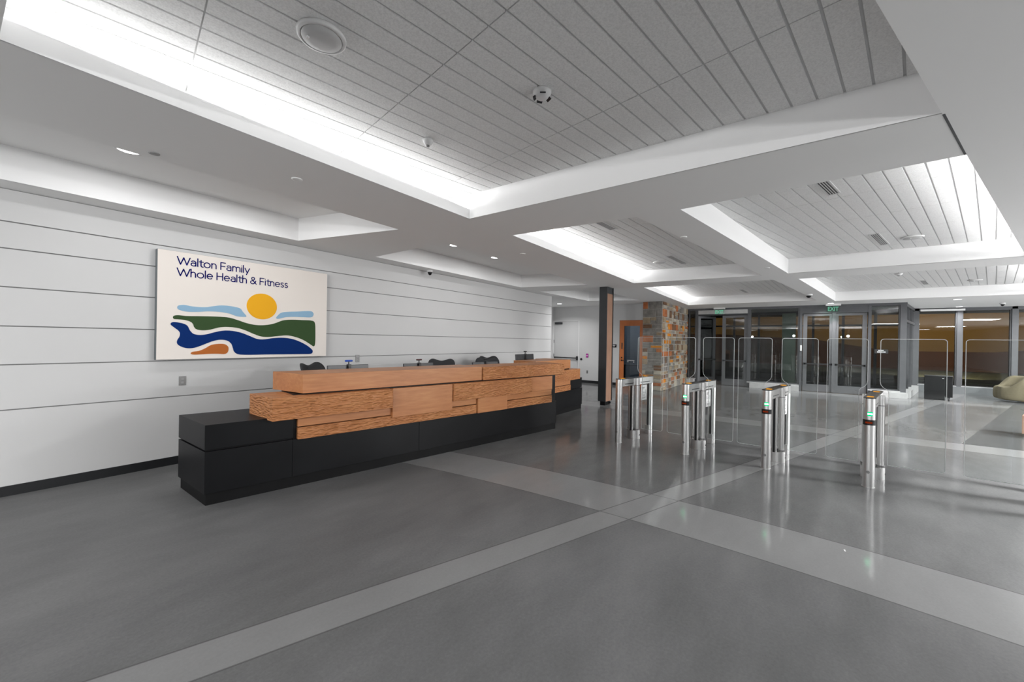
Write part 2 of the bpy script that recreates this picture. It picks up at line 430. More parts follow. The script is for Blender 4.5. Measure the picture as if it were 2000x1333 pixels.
def plank_ceiling(poly, ang, ref, cross0, dc, label, y_ref, lip):
    """individual planks hung in a tee grid; local X runs along the planks"""
    ca, sa = cos(ang), sin(ang)
    loc = [((x-ref[0])*ca+(y-ref[1])*sa, -(x-ref[0])*sa+(y-ref[1])*ca) for x, y in poly]
    x0 = min(p[0] for p in loc)-.3; x1 = max(p[0] for p in loc)+.1
    y0 = min(p[1] for p in loc)-.36; y1 = max(p[1] for p in loc)+.36
    W = .1418; g = .0075; m = MB()
    k0 = math.floor((y0-y_ref)/W); k1 = math.ceil((y1-y_ref)/W)
    xs = [x0]; c = cross0 - math.floor((cross0-x0)/dc)*dc
    while c < x1: xs.append(c); c += dc
    xs.append(x1)
    for a, b in zip(xs[:-1], xs[1:]):
        if b-a < .03: continue
        for k in range(k0, k1):
            m.box(a+.004, b-.004, y_ref+k*W+g, y_ref+(k+1)*W-g, ZC, ZC+.022, 0)
    m.box(x0, x1, y0, y1, ZC+.009, ZC+.03, 1)
    o = m.build('ceiling_planks', [M['plank'], M['tee']]); o.location = (ref[0], ref[1], 0); o.rotation_euler = (0, 0, ang)
    bm = bmesh.new(); bm.from_mesh(o.data)          # trim to the coffer: flush at a fascia, running on over a light trough
    pc = ccw(loc); lx, ly = (lip[0]-ref[0])*ca+(lip[1]-ref[1])*sa, -(lip[0]-ref[0])*sa+(lip[1]-ref[1])*ca
    for i in range(len(pc)):
        a, b = pc[i], pc[(i+1) % len(pc)]
        is_lip = hypot((a[0]+b[0])/2-lx, (a[1]+b[1])/2-ly) < .6
        a, b = offs(a, b, -.36 if is_lip else -.02)
        nrm = Vector((b[1]-a[1], a[0]-b[0], 0)).normalized()
        bmesh.ops.bisect_plane(bm, geom=bm.verts[:]+bm.edges[:]+bm.faces[:], plane_co=(a[0], a[1], 0), plane_no=nrm, clear_outer=True)
    bm.to_mesh(o.data); bm.free()
    return struct(o, label, 'ceiling')
A19 = radians(-19.4)
plank_ceiling(C1, A19/2, (1.703, 1.799), 0, 1.108, 'textured white plank ceiling of the near coffer', 0, (1.74, 3.137))
plank_ceiling(C2, A19/4, (5.67, 2.3), 0, 1.1, 'textured white plank ceiling of the middle left coffer', 0, (6.77, 3.17))
plank_ceiling(C3, A19*.75, (5.68, -.9), 0, 1.1, 'textured white plank ceiling of the middle right coffer', 0, (6.85, -1.86))
plank_ceiling(C4, A19/4, (12.2, 1.5), 0, 1.1, 'textured white plank ceiling of the far left coffer', 0, (12.85, 3.29))
plank_ceiling(C5, A19*.75, (12.5, -2.4), 0, 1.1, 'textured white plank ceiling of the far right coffer', 0, (13.17, -4.08))
# dark movement joint in the soffit
m = MB()
a, b = (3.445, -.69), (4.25, -.962); a2, b2 = offs(a, b, .012); m.prism(ccw([a, b, b2, a2]), ZS-.002, ZS+.01)
struct(m.build('trim_1', M['alu']), 'dark joint line in the soffit between two coffers', 'trim')

# ------------------------------------------------------------------ lights
def area(name, loc, sx, sy, power, direction=(0, 0, -1), color=(1, 1, 1), rz=0, spread=None):
    l = bpy.data.lights.new(name, 'AREA'); l.shape = 'RECTANGLE'; l.size = sx; l.size_y = sy; l.energy = power; l.color = color
    if spread: l.spread = spread
    o = bpy.data.objects.new(name, l); COL.objects.link(o); o.location = loc
    z = -Vector(direction).normalized(); x = Vector((cos(rz), sin(rz), 0)); x = (x - z*x.dot(z)).normalized(); y = z.cross(x)
    R = Matrix((x, y, z)).transposed(); o.rotation_euler = R.to_euler(); return o
def cove(poly_edge, power, name):
    """LED strip lying in the trough behind a lip, shining up at the planks"""
    a, b = poly_edge; dx, dy = b[0]-a[0], b[1]-a[1]; L = hypot(dx, dy); n = (-dy/L, dx/L)      # n points into the trough
    c = ((a[0]+b[0])/2+n[0]*.17, (a[1]+b[1])/2+n[1]*.17)
    area(name, (c[0], c[1], ZS+.095), L-.06, .05, power, (-n[0]*2.6, -n[1]*2.6, 1), rz=atan2(dy, dx))
cove(((.066, 3.14), (3.414, 3.133)), 10.5, 'cove_strip')
cove(((4.26, 3.134), (9.286, 3.212)), 24, 'cove_strip')
cove(((9.426, -2.762), (4.264, -.965)), 34, 'cove_strip')
cove(((10.121, 3.241), (15.58, 3.339)), 18, 'cove_strip')
cove(((16.039, -5.09), (10.30, -3.07)), 30, 'cove_strip')

def downlight(loc, label, power, group, r=.085):
    t = thing('downlight', loc, 0, label, 'downlight', group)
    MB().lathe([(r+.022, 0), (r+.02, -.006), (r, -.007), (r-.004, -.002), (r-.004, 0)]).build('trim_ring', M['white'], t)
    MB().cyl(0, 0, -.0045, -.002, r-.005).build('lens', M['lamp'], t)
    if power:
        l = bpy.data.lights.new('downlight_beam', 'AREA'); l.shape = 'DISK'; l.size = .16; l.energy = power
        if loc[2] <= ZS: l.spread = radians(146)
        if loc[0] > 10 and loc[2] > ZS: l.spread = radians(128)
        lo = bpy.data.objects.new('downlight_beam', l); COL.objects.link(lo); lo.location = (loc[0], loc[1], loc[2]-.012)
    return t
G1 = 'downlights in the trays over the desk'
downlight((.861, 5.14, ZT), 'round lit downlight near the left picture edge in the long tray', 6, G1)
downlight((2.02, 5.07, ZT), 'round lit downlight of the long tray mostly hidden by its near edge', 6, G1)
downlight((5.224, 5.16, ZT), 'nearer of the two lit downlights in the tray above the desk', 3.6, G1)
downlight((6.469, 5.19, ZT), 'farther of the two lit downlights in the tray above the desk', 3.6, G1)
G2 = 'downlights in front of the entrance glazing'
downlight((16.75, -.82, ZS), 'round lit downlight above the exit sign at the closed double doors', 40, G2)
downlight((16.87, -3.69, ZS), 'round lit downlight beyond the far right coffer', 40, G2)
downlight((19.9, -4.40, ZS), 'round lit downlight close to the lounge window head', 30, G2)
downlight((11.2, 5.2, ZT), 'round lit downlight in the small tray by the steel column', 20, 'downlights past the sign wall')
downlight((13.0, 7.3, ZS), 'round lit downlight in the passage before the white door', 18, 'downlights past the sign wall')
# unseen panel lamps, added as fill light for the lobby and office
def fill_troffer(x, y, sx, sy, power, z, label):
    t = thing('fill_panel_light', (x, y, z), 0, label, 'fill light', 'panel lights added as fill, out of view')
    MB().box(-sx/2-.02, sx/2+.02, -sy/2-.02, sy/2+.02, -.015, 0).build('housing', M['white'], t)
    MB().box(-sx/2, sx/2, -sy/2, sy/2, -.018, -.015).build('diffuser', M['fill_panel_glow'], t)
    area('fill_panel_lamp', (x, y, z-.03), sx, sy, power)
M['fill_panel_glow'] = emit('fill_panel_glow', (1, 1, 1, 1), 2.0)
for i, (x, y) in enumerate([(-2.4, 2.2), (-5.6, 2.2)]): fill_troffer(x, y, 2.2, 1.2, 28, ZT, 'added fill panel light in the coffer behind the viewer')
for x, y, pw in [(-3, -3, 20), (2.2, -4.2, 70), (7, -5.2, 560), (12, -7.0, 800), (-3, -7.5, 40), (3, -8, 120), (17.5, -8, 260)]: fill_troffer(x, y, 1.2, 1.2, pw, ZS, 'added square fill panel light over the right side of the lobby')

for ty in (-3.2, .4, 4.0):  # spotlights added behind the viewer to brighten the coffer fascias
    t = thing('fill_spotlight', (-7.4, ty, ZS), 0, 'added fill spotlight on the unseen rear ceiling aimed along the lobby', 'spotlight', 'added fill spotlights behind the viewer')
    MB().cyl(0, 0, -.56, 0, .012, 12).build('stem', M['white'], t)
    MB().cyl(0, 0, -.1, .07, .06, 24, M=Matrix.Translation((0, 0, -.6)) @ Matrix.Rotation(pi/2, 4, 'Y')).build('lamp_head', M['white'], t)
    l = bpy.data.lights.new('fill_beam', 'SPOT'); l.energy = 420; l.spot_size = radians(150); l.spot_blend = .5; l.shadow_soft_size = .08
    lo = bpy.data.objects.new('fill_beam', l); COL.objects.link(lo); lo.location = (-7.25, ty, ZS-.6); lo.rotation_euler = (0, radians(-90), 0)
area('side_fill_glow', (11, -11.1, 1.6), 13, 2.6, 560, (0, 1, 0), rz=0)  # unseen fill light added along the right wall, no fixture modelled
# ------------------------------------------------------------------ ceiling devices
def disc(loc, r, label):
    t = thing('ceiling_speaker', loc, 0, label, 'ceiling speaker', 'round white ceiling discs')
    MB().lathe([(r, 0), (r, -.012), (r*.97, -.02), (r*.86, -.022), (r*.84, -.016)]).build('rim', M['white'], t)
    MB().lathe([(r*.85, -.012), (r*.8, -.024), (r*.5, -.034), (.001, -.037)]).build('dome', M['disc_grille'], t)
    MB().box(-r*.5-.006, -r*.5+.006, .02, .032, -.042, -.03).build('indicator', M['white'], t)
    return t
M['disc_grille'] = simple('speaker_grille', (.58, .58, .58), .6)
disc((1.145, 2.19, ZC), .128, 'large round white ceiling disc on the near plank ceiling')
disc((8.47, 2.39, ZC), .13, 'round white ceiling disc between vents of the middle left coffer')
disc((8.51, -1.38, ZC), .13, 'round white ceiling disc beside the vent in the middle right coffer')
disc((14.67, -3.5, ZC), .13, 'round white ceiling disc in the far right coffer')
def detector(loc, r, slots, label):
    t = thing('smoke_detector', loc, 0, label, 'smoke detector')
    MB().lathe([(r, 0), (r, -.012), (r*.92, -.022), (r*.6, -.045), (r*.35, -.05), (.001, -.051)]).build('housing', M['white'], t)
    if slots:
        for a in (-2.5, -.45, .9, 2.0):
            Mx = Matrix.Rotation(a, 4, 'Z') @ Matrix.Translation((r*.74, 0, -.036)) @ Matrix.Rotation(radians(36), 4, 'Y')
            MB().box(-.016, .016, -.019, .019, -.002, .006, M=Mx).build('vent_slot', M['dark_plastic'], t)
    else:
        MB().lathe([(r*.34, -.05), (r*.3, -.06), (.001, -.064)]).build('sensor_tip', M['grey_plastic'], t)
    return t
detector((2.27, 1.435, ZC), .062, True, 'white smoke detector with dark slots on the near plank ceiling')
detector((2.272, 2.574, ZC), .045, False, 'small white domed sensor near the bright cove of the near coffer')
detector((12.6, -1.83, ZC), .07, False, 'white sensor near the front edge of the far right coffer')
def vent(x, y, ang, L, label):
    t = thing('ceiling_vent', (x, y, ZC), ang, label, 'air vent', 'linear vents in the plank ceilings')
    W = .062
    MB().box(-L/2, L/2, -W, -W+.012, -.006, .004).box(-L/2, L/2, W-.012, W, -.006, .004).box(-L/2, -L/2+.012, -W, W, -.006, .004).box(L/2-.012, L/2, -W, W, -.006, .004).build('frame', M['white'], t)
    MB().box(-L/2, L/2, -W, W, -.001, .003).build('throat', M['dark_plastic'], t)
    s = MB()
    for i in range(5): s.box(-L/2+.01, L/2-.01, -.044+i*.022-.0035, -.044+i*.022+.0035, -.006, .002)
    s.build('blade', M['tee'], t)
vent(5.2, -.17, A19*.75, .95, 'linear vent at the near edge of the middle right coffer')
vent(8.46, -1.0, A19*.75, .95, 'linear vent toward the far end of the middle right coffer')
vent(5.2, 2.32, A19/4, .95, 'linear vent at the near edge of the middle left coffer')
vent(8.44, 2.04, A19/4, .95, 'linear vent toward the far end of the middle left coffer')
vent(14.5, 1.45, A19/4, .95, 'linear vent in the far left coffer')
vent(14.67, -2.62, A19*.75, .95, 'linear vent in the far right coffer')
def dome_cam(loc, label, wide=False):
    t = thing('dome_camera', loc, 0, label, 'security camera')
    r = .085 if wide else .062
    MB().lathe([(r, 0), (r, -.028), (r*.92, -.038), (r*.72, -.042)]).build('housing', M['white'], t)
    MB().lathe([(r*.72, -.04), (r*.68, -.06), (r*.5, -.085), (r*.25, -.1), (.001, -.104)]).build('dome', M['satin_black'], t)
dome_cam((5.52, 6.13, ZS), 'black dome security camera on white base beside the sign wall')
dome_cam((13.58, -.19, ZS), 'wide dome security camera between the two far coffers', True)
dome_cam((18.74, -5.05, ZS), 'dome security camera on the soffit over the lounge')
def cap(loc, r, mat, label):
    o = MB().lathe([(r, 0), (r*.98, -.005), (r*.7, -.007), (.001, -.008)], mi=0).build('sprinkler_cap', mat); o.location = loc
    tag(o, label, 'sprinkler cap', 'flush sprinkler caps in the soffit')
cap((.827, 4.075, ZS), .035, M['grey_plastic'], 'dark grey round cap beside the lit downlight of the long tray')
cap((1.702, 3.645, ZS), .045, M['soffit'], 'white flush cap in the soffit along the near coffer')
cap((5.553, 1.262, ZS), .045, M['soffit'], 'white flush cap between the two middle coffers, nearer one')
cap((8.58, .50, ZS), .045, M['soffit'], 'white flush cap between the two middle coffers, farther one')
cap((5.26, 3.647, ZS), .045, M['soffit'], 'white flush cap in the soffit beside the middle left coffer')

# ------------------------------------------------------------------ wall sign
sign = thing('wall_sign', (0, 6.214, 0), 0, 'large cream sign with navy lettering and a sun over hills', 'sign')
MB().box(1.305, 3.402, .004, .088, 1.317, 2.652).build('panel_body', M['sign_edge'], sign)
MB().box(1.307, 3.400, -.001, .004, 1.319, 2.650).build('sign_face', M['sign_face'], sign)
def smooth_loop(pts, k=6):
    out = []; n = len(pts)
    for i in range(n):
        p0, p1, p2, p3 = (Vector((*pts[(i+d) % n], 0)) for d in (-1, 0, 1, 2))
        for j in range(k):
            t = j/k
            q = .5*((2*p1)+(p2-p0)*t+(2*p0-5*p1+4*p2-p3)*t*t+(3*p1-p0-3*p2+p3)*t**3); out.append((q.x, q.y))
    return out
def decal(name, pts, mat, parent, k=6):
    L = smooth_loop(pts, k); m = MB(); n = len(L)
    b0 = [Vector((x, z, 0)) for x, z in L]
    m.v = [(x, -.004, z) for x, z in L] + [(x, -.001, z) for x, z in L]
    for t in tessellate_polygon([b0]): m.f.append(tuple(t)); m.m.append(0); m.sm.append(False)
    for i in range(n): j = (i+1) % n; m.f.append((i, j, n+j, n+i)); m.m.append(0); m.sm.append(False)
    return m.build(name, mat, parent)
decal('sun', [(2.4475+.1965*cos(a*pi/6), 2.047+.184*sin(a*pi/6)) for a in range(12)], M['sun'], sign)
decal('cloud', [(1.496,1.959),(1.511,1.986),(1.566,1.997),(1.648,1.984),(1.776,1.985),(1.864,2.004),(1.954,2.022),(2.059,2.021),(2.168,2.001),(2.205,1.957),(2.25,1.897),(2.219,1.885),(2.133,1.89),(2.049,1.919),(1.955,1.933),(1.82,1.934),(1.712,1.92),(1.598,1.914),(1.516,1.932)], M['sky'], sign)
decal('cloud', [(2.635,1.892),(2.655,1.928),(2.711,1.977),(2.813,1.996),(2.932,2.008),(3.055,2.024),(3.151,2.026),(3.186,1.985),(3.152,1.934),(3.026,1.927),(2.888,1.924),(2.77,1.912),(2.67,1.884)], M['sky'], sign)
decal('hill', [(1.456,1.837),(1.468,1.856),(1.507,1.865),(1.588,1.86),(1.734,1.866),(1.888,1.871),(2.038,1.866),(2.146,1.837),(2.257,1.8),(2.373,1.779),(2.505,1.785),(2.615,1.813),(2.727,1.861),(2.844,1.879),(3.026,1.882),(3.153,1.881),(3.208,1.848),(3.219,1.71),(3.217,1.515),(3.192,1.476),(3.159,1.496),(3.031,1.575),(2.908,1.62),(2.789,1.64),(2.645,1.626),(2.535,1.613),(2.441,1.618),(2.349,1.65),(2.246,1.697),(2.147,1.729),(2.027,1.739),(1.935,1.729),(1.834,1.696),(1.758,1.685),(1.694,1.696),(1.667,1.725),(1.656,1.76),(1.63,1.789),(1.578,1.808),(1.508,1.814),(1.468,1.816)], M['hill'], sign)
decal('river', [(1.435,1.748),(1.449,1.774),(1.488,1.778),(1.559,1.763),(1.6,1.736),(1.626,1.679),(1.663,1.638),(1.727,1.625),(1.802,1.636),(1.891,1.666),(1.982,1.688),(2.075,1.689),(2.185,1.667),(2.285,1.627),(2.389,1.583),(2.481,1.578),(2.59,1.596),(2.731,1.605),(2.863,1.589),(2.985,1.546),(3.095,1.486),(3.168,1.426),(3.18,1.386),(3.145,1.357),(3.003,1.356),(2.793,1.357),(2.511,1.359),(2.251,1.359),(2.152,1.372),(2.109,1.408),(2.094,1.456),(2.075,1.512),(2.03,1.553),(1.96,1.566),(1.881,1.552),(1.804,1.518),(1.728,1.482),(1.665,1.459),(1.603,1.455),(1.542,1.475),(1.502,1.51),(1.501,1.555),(1.522,1.599),(1.526,1.644),(1.51,1.675),(1.47,1.712)], M['river'], sign)
decal('dune', [(1.637,1.388),(1.655,1.409),(1.724,1.422),(1.783,1.451),(1.848,1.495),(1.926,1.511),(1.996,1.508),(2.037,1.477),(2.044,1.436),(2.032,1.395),(1.997,1.375),(1.917,1.38),(1.827,1.38),(1.74,1.375),(1.666,1.374)], M['dune'], sign)
def text_mesh(name, body, x0, x1, zb, h, mat, parent, bold=.0, depth=.003, rot=None, y=-.004):
    """flat lettering; built as a curve, turned into a mesh and scaled to fit x0..x1 and cap height h"""
    c = bpy.data.curves.new(name, 'FONT'); c.body = body; c.size = 1; c.extrude = .01; c.offset = bold; c.resolution_u = 4
    tmp = bpy.data.objects.new(name, c); COL.objects.link(tmp)
    dg = bpy.context.evaluated_depsgraph_get(); dg.update()
    me = bpy.data.meshes.new_from_object(tmp.evaluated_get(dg)); bpy.data.objects.remove(tmp)
    xs = [v.co.x for v in me.vertices]; ys = [v.co.y for v in me.vertices]
    mx, Mx_ = min(xs), max(xs)
    capH = .73 if True else max(ys)
    sx = (x1-x0)/(Mx_-mx); sz = h/capH
    for v in me.vertices:
        a, b, d = v.co
        v.co = ((x0+(a-mx)*sx), y-(depth*(d/.01+1)/2-depth), zb+b*sz)
    me.materials.clear(); me.materials.append(mat)
    o = bpy.data.objects.new(name, me); COL.objects.link(o); o.parent = parent
    if rot: o.rotation_euler = rot
    return o
def A(cx, cy, rx, ry, a0, a1, n=14): return [(cx+rx*cos(radians(a0+(a1-a0)*i/n)), cy+ry*sin(radians(a0+(a1-a0)*i/n))) for i in range(n+1)]
X = .68
GL = {  # monoline letter shapes: advance width, strokes
 'W': (1.36, [[(0, 1), (.34, 0), (.68, .93), (1.02, 0), (1.36, 1)]]),
 'F': (.58, [[(.04, 0), (.04, 1), (.60, 1)], [(.04, .49), (.54, .49)]]),
 'H': (.74, [[(.03, 0), (.03, 1)], [(.71, 0), (.71, 1)], [(.03, .52), (.71, .52)]]),
 'a': (.56, [A(.29, X-.22, .25, .22, 150, 0)+[(.54, 0)], [(.54, .40)]+A(.27, .20, .24, .20, 90, 270)+A(.30, .22, .24, .22, 270, 350)]),
 'l': (.06, [[(.03, 0), (.03, 1.06)]]),
 't': (.42, [[(.17, .90), (.17, .20)]+A(.35, .18, .18, .18, 180, 290, 8), [(0, X), (.42, X)]]),
 'o': (.70, [A(.35, X/2, .35, X/2, 0, 360, 28)]),
 'n': (.56, [[(.03, 0), (.03, X)], [(.03, .36)]+A(.28, X-.27, .25, .27, 180, 0)+[(.53, 0)]]),
 'm': (.98, [[(.03, 0), (.03, X)], [(.03, .36)]+A(.26, X-.25, .23, .25, 180, 0)+[(.49, 0)], [(.49, .36)]+A(.72, X-.25, .23, .25, 180, 0)+[(.95, 0)]]),
 'h': (.56, [[(.03, 0), (.03, 1.06)], [(.03, .36)]+A(.28, X-.27, .25, .27, 180, 0)+[(.53, 0)]]),
 'i': (.06, [[(.03, 0), (.03, X)], [(.03, .925), (.03, .935)]]),
 'y': (.60, [[(0, X), (.31, .0)], [(.60, X), (.20, -.28)]]),
 'e': (.64, [[(.02, .35), (.63, .35)]+A(.32, X/2, .31, X/2, 5, 315, 26)]),
 's': (.44, [A(.22, X-.17, .19, .17, 40, 190, 10)+[(.10, .385), (.32, .30)]+A(.22, .165, .20, .165, 35, -145, 12)]),
 '&': (.78, [[(.80, 0), (.20, .66)]+A(.36, .80, .19, .20, 200, -20, 14)+[(.46, .60), (.16, .42)]+A(.30, .24, .27, .24, 140, 300, 14)+[(.66, .26), (.74, .46)]])}
def lettering(word, x, z, h, sw, gap, mat, parent):
    """one word in flat monoline strokes with round ends; returns the x where it ends"""
    m = MB(); y = -.0035; first = x
    for ch in word:
        adv, strokes = GL[ch]
        for st in strokes:
            P = [Vector((x+a*h, z+b*h)) for a, b in st]
            for p, q in zip(P[:-1], P[1:]):
                d = q-p
                if d.length < 1e-6: continue
                d = d.normalized(); nn = Vector((-d.y, d.x))*sw/2
                y -= 8e-6; m.quad([(v.x, y, v.y) for v in (p+nn, q+nn, q-nn, p-nn)])
            for p in P: y -= 8e-6; m.quad([(p.x+sw/2*cos(i*pi/6), y, p.y+sw/2*sin(i*pi/6)) for i in range(12)])
        x += adv*h+gap*(.55 if ch in 'Wyt' else 1)
    m.build('lettering', mat, parent, fix=False)
    return x-gap
def line_of_text(words, x0, x1, z, h, sw, mat, parent):
    nat = lambda g: sum(sum(GL[c][0]*h+g*(.55 if c in 'Wyt' else 1) for c in w)-g for w in words)+(len(words)-1)*.5*h
    lo, hi = 0, .06
    for _ in range(40):
        g = (lo+hi)/2
        if nat(g) > x1-x0: hi = g
        else: lo = g
    x = x0
    for w in words: x = lettering(w, x, z, h, sw, g, mat, parent)+.5*h
line_of_text(['Walton', 'Family'], 1.490, 2.272, 2.497, .0925, .012, M['navy'], sign)
line_of_text(['Whole', 'Health', '&', 'Fitness'], 1.490, 2.789, 2.355, .0925, .012, M['navy'], sign)

def outlet(loc, face, label, w=.07, h=.115):
    t = thing('wall_outlet', loc, 0 if face == 'y' else -pi/2, label, 'outlet', 'steel wall plates')
    MB().box(-w/2, w/2, -.007, 0, -h/2, h/2).build('cover_plate', M['plate'], t, bevel=.002)
    for dz in (-.022, .022): MB().box(-.016, .016, -.0095, -.006, dz-.013, dz+.013).build('socket', M['grey_plastic'], t, bevel=.002)
outlet((1.58, Y, 1.042), 'y', 'steel outlet plate low on the panelled wall left of the desk')
outlet((4.022, Y, 1.255), 'y', 'steel outlet plate above the nearest monitor on the panelled wall', .075, .13)
outlet((14.3, 6.735, .43), 'x', 'steel outlet plate low on the far white wall')

# ------------------------------------------------------------------ reception desks
def desk_prism(m, s0, s1, o0, o1, z0, z1, shear=True, mi=0):
    """block between s0..s1 along the front; o0 is the front face (toward the lobby), o1 the back; local y = -o"""
    k = .1772 if shear is True else float(shear)
    m.prism([(s0+k*o0, -o0), (s1, -o0), (s1, -o1), (s0+k*o1, -o1)], z0, z1, mi); return m
desk = thing('reception_desk', (1.32449, 4.53681, 0), atan2(-.174424, .984671), 'long black reception desk with stacked blocks of wood, nearer section', 'reception desk')
desk_prism(MB(), 0, 5.15, 0, -.74, 0, .125).build('plinth', M['plinth'], desk)
m = MB(); cuts = [-.02, .735, 2.27, 5.13]
for i, (a, b) in enumerate(zip(cuts[:-1], cuts[1:])): desk_prism(m, a+(.0012 if i else 0), b-.0012, .035, -.75, .118, .518, shear=(i == 0))
m.build('base_panel', M['black'], desk, bevel=.002)
desk_prism(MB(), -.02, .738, .03, -.75, .534, .772).build('end_cabinet', M['black'], desk, bevel=.003)
desk_prism(MB(), -.0, .742, .0, -.72, .515, .536).build('shadow_gap', M['plinth'], desk)
desk_prism(MB(), .738, 5.10, .012, -.45, .515, 1.0, shear=False).build('core', M['black'], desk)
B = [  # name, s0, s1, o front, o back, z0, z1, material, sheared left end
    ('top_block', .803, 3.326, .055, -.52, 1.008, 1.214, 'wood', .27),
    ('top_block', 3.341, 5.315, .07, -.50, 1.004, 1.207, 'carved', False),
    ('wood_block', .487, 1.824, .15, -.40, .756, .991, 'carved', .18),
    ('wood_block', 1.856, 2.768, .085, -.3, .622, .988, 'wood', False),
    ('wood_block', 2.775, 4.395, .11, -.3, .744, .989, 'carved', False),
    ('wood_block', 4.396, 4.965, .07, -.3, .748, .991, 'wood', False),
    ('wood_strip', .777, 1.858, .05, -.3, .652, .757, 'wood', False),
    ('wood_block', .777, 3.228, .06, -.3, .515, .642, 'carved', False),
    ('wood_strip', 2.76, 3.228, .05, -.3, .654, .746, 'wood', False),
    ('wood_block', 3.238, 3.842, .085, -.3, .516, .742, 'wood', False),
    ('wood_strip', 3.85, 4.972, .05, -.3, .650, .745, 'wood', False),
    ('wood_block', 3.85, 4.972, .06, -.3, .514, .640, 'carved', False)]
for nm, s0, s1, o0, o1, z0, z1, mt, sh in B:
    desk_prism(MB(), s0, s1, o0, o1, z0, z1, sh).build(nm, M[mt], desk, bevel=.012 if mt == 'carved' and nm == 'top_block' else .003)
desk_prism(MB(), 4.985, 5.105, .02, -.3, .515, 1.0, shear=False).build('end_panel', M['black'], desk, bevel=.002)
desk_prism(MB(), .78, 4.9, -.46, -1.02, .735, .765, shear=False).build('worktop', M['dark_plastic'], desk)
desk_prism(MB(), .72, .80, -.40, -1.0, .0, .735, shear=False).build('end_support', M['black'], desk)
desk_prism(MB(), 4.8, 4.88, -.40, -1.0, .0, .735, shear=False).build('end_support', M['black'], desk)

desk2 = thing('reception_desk', (6.62, 4.274, 0), 0, 'short far section of the reception desk, set back behind the long one', 'reception desk')
d = lambda s0, s1, o0, o1, z0, z1: MB().box(s0, s1, -o0, -o1, z0, z1)
d(0, 2.14, 0, -.6, 0, .118).build('plinth', M['plinth'], desk2)
d(0, 2.10, .04, -.62, .112, .512).build('base_panel', M['black'], desk2, bevel=.002)
d(0, 2.09, .035, -.62, .524, .757).build('end_cabinet', M['black'], desk2, bevel=.002)
d(0, 2.06, .0, -.6, .505, .53).build('shadow_gap', M['plinth'], desk2)
d(0, 1.46, .05, -.5, 1.008, 1.208).build('top_block', M['wood'], desk2, bevel=.003)
d(0, 1.86, .10, -.4, .740, .982).build('wood_block', M['carved'], desk2, bevel=.003)
d(0, 1.47, .05, -.3, .640, .742).build('wood_strip', M['wood'], desk2, bevel=.003)
d(0, 1.47, .06, -.3, .508, .630).build('wood_block', M['carved'], desk2, bevel=.003)
d(0, 1.5, .0, -.4, .98, 1.01).build('core', M['black'], desk2)
d(1.08, 1.52, -.48, -.66, .75, 1.206).build('return_block', M['wood'], desk2, bevel=.003)
d(.0, 1.05, -.50, -1.0, .735, .765).build('worktop', M['dark_plastic'], desk2)
d(.98, 1.05, -.62, -1.0, 0, .735).build('end_support', M['black'], desk2)
d(.10, .17, -.62, -1.0, 0, .735).build('end_support', M['black'], desk2)

# ---- monitors with webcams
def monitor(x, y, rz, w, ztop, h, label, zdesk=.765):
    t = thing('computer_monitor', (x, y, zdesk), rz, label, 'monitor', 'black monitors behind the reception desk')
    zt = ztop-zdesk
    Mx = Matrix.Translation((0, 0, zt-h)) @ Matrix.Rotation(radians(-6), 4, 'X')
    MB().box(-w/2, w/2, -.012, .014, 0, h, M=Mx).build('display_housing', M['monitor_back'], t, bevel=.006)
    MB().box(-w/2+.008, w/2-.008, .0135, .0155, .012, h-.01, M=Mx).build('screen', M['satin_black'], t)
    MB().box(-.035, .035, -.045, -.012, -(zt-h)+.0, h*.72).build('stand_neck', M['dark_plastic'], t).location = (0, 0, zt-h)
    MB().box(-.11, .11, -.12, .07, 0, .012).build('stand_base', M['dark_plastic'], t, bevel=.004)
    MB().box(.012, .075, -.024, -.012, -.02+h*.45, h*.45+.04, M=Mx).build('label_plate', M['white'], t)
    return t
M['monitor_back'] = simple('monitor_back', (.035, .037, .042), .35, var=.15)
def webcam(x, y, z, rz, mat, label):
    t = thing('webcam', (x, y, z), rz, label, 'webcam', 'webcams clipped on the monitors')
    Mx = Matrix.Translation((0, 0, .052)) @ Matrix.Rotation(pi/2, 4, 'Y')
    MB().lathe([(.004, -.052), (.012, -.05), (.0135, -.03), (.0135, .03), (.012, .05), (.004, .052)], n=16, M=Mx).build('camera_body', mat, t)
    MB().cyl(0, .0, .0, .042, .008, 12).build('neck', M['dark_plastic'], t)
    MB().box(-.022, .022, -.03, .02, -.0, .006).box(-.018, .018, -.032, -.020, -.1, .006).build('clip', M['dark_plastic'], t)
    return t
DR = atan2(-.174424, .984671)
for args in [(3.03, 4.93, DR*.5, .575, 1.252, .34, 'nearest monitor behind the desk, topped by a blue webcam', M['blue_plastic']),
             (4.30, 4.98, DR*.5, .575, 1.227, .34, 'second monitor from the sign, topped by a dark red webcam', M['maroon_plastic']),
             (5.80, 4.82, DR*.5, .68, 1.205, .34, 'third monitor from the sign, in front of two overlapping chairs', M['dark_plastic']),
             (7.30, 4.93, 0, .70, 1.322, .36, 'tallest monitor at the far section of the desk', M['dark_plastic'])]:
    monitor(*args[:7])
    nm = {M['blue_plastic']: 'blue webcam on the nearest monitor', M['maroon_plastic']: 'dark red webcam on the second monitor'}.get(args[7], 'black webcam on the third monitor' if args[0] < 6 else 'black webcam on the far desk monitor')
    webcam(args[0], args[1]+.02, args[4]+.002, args[2], args[7], nm)

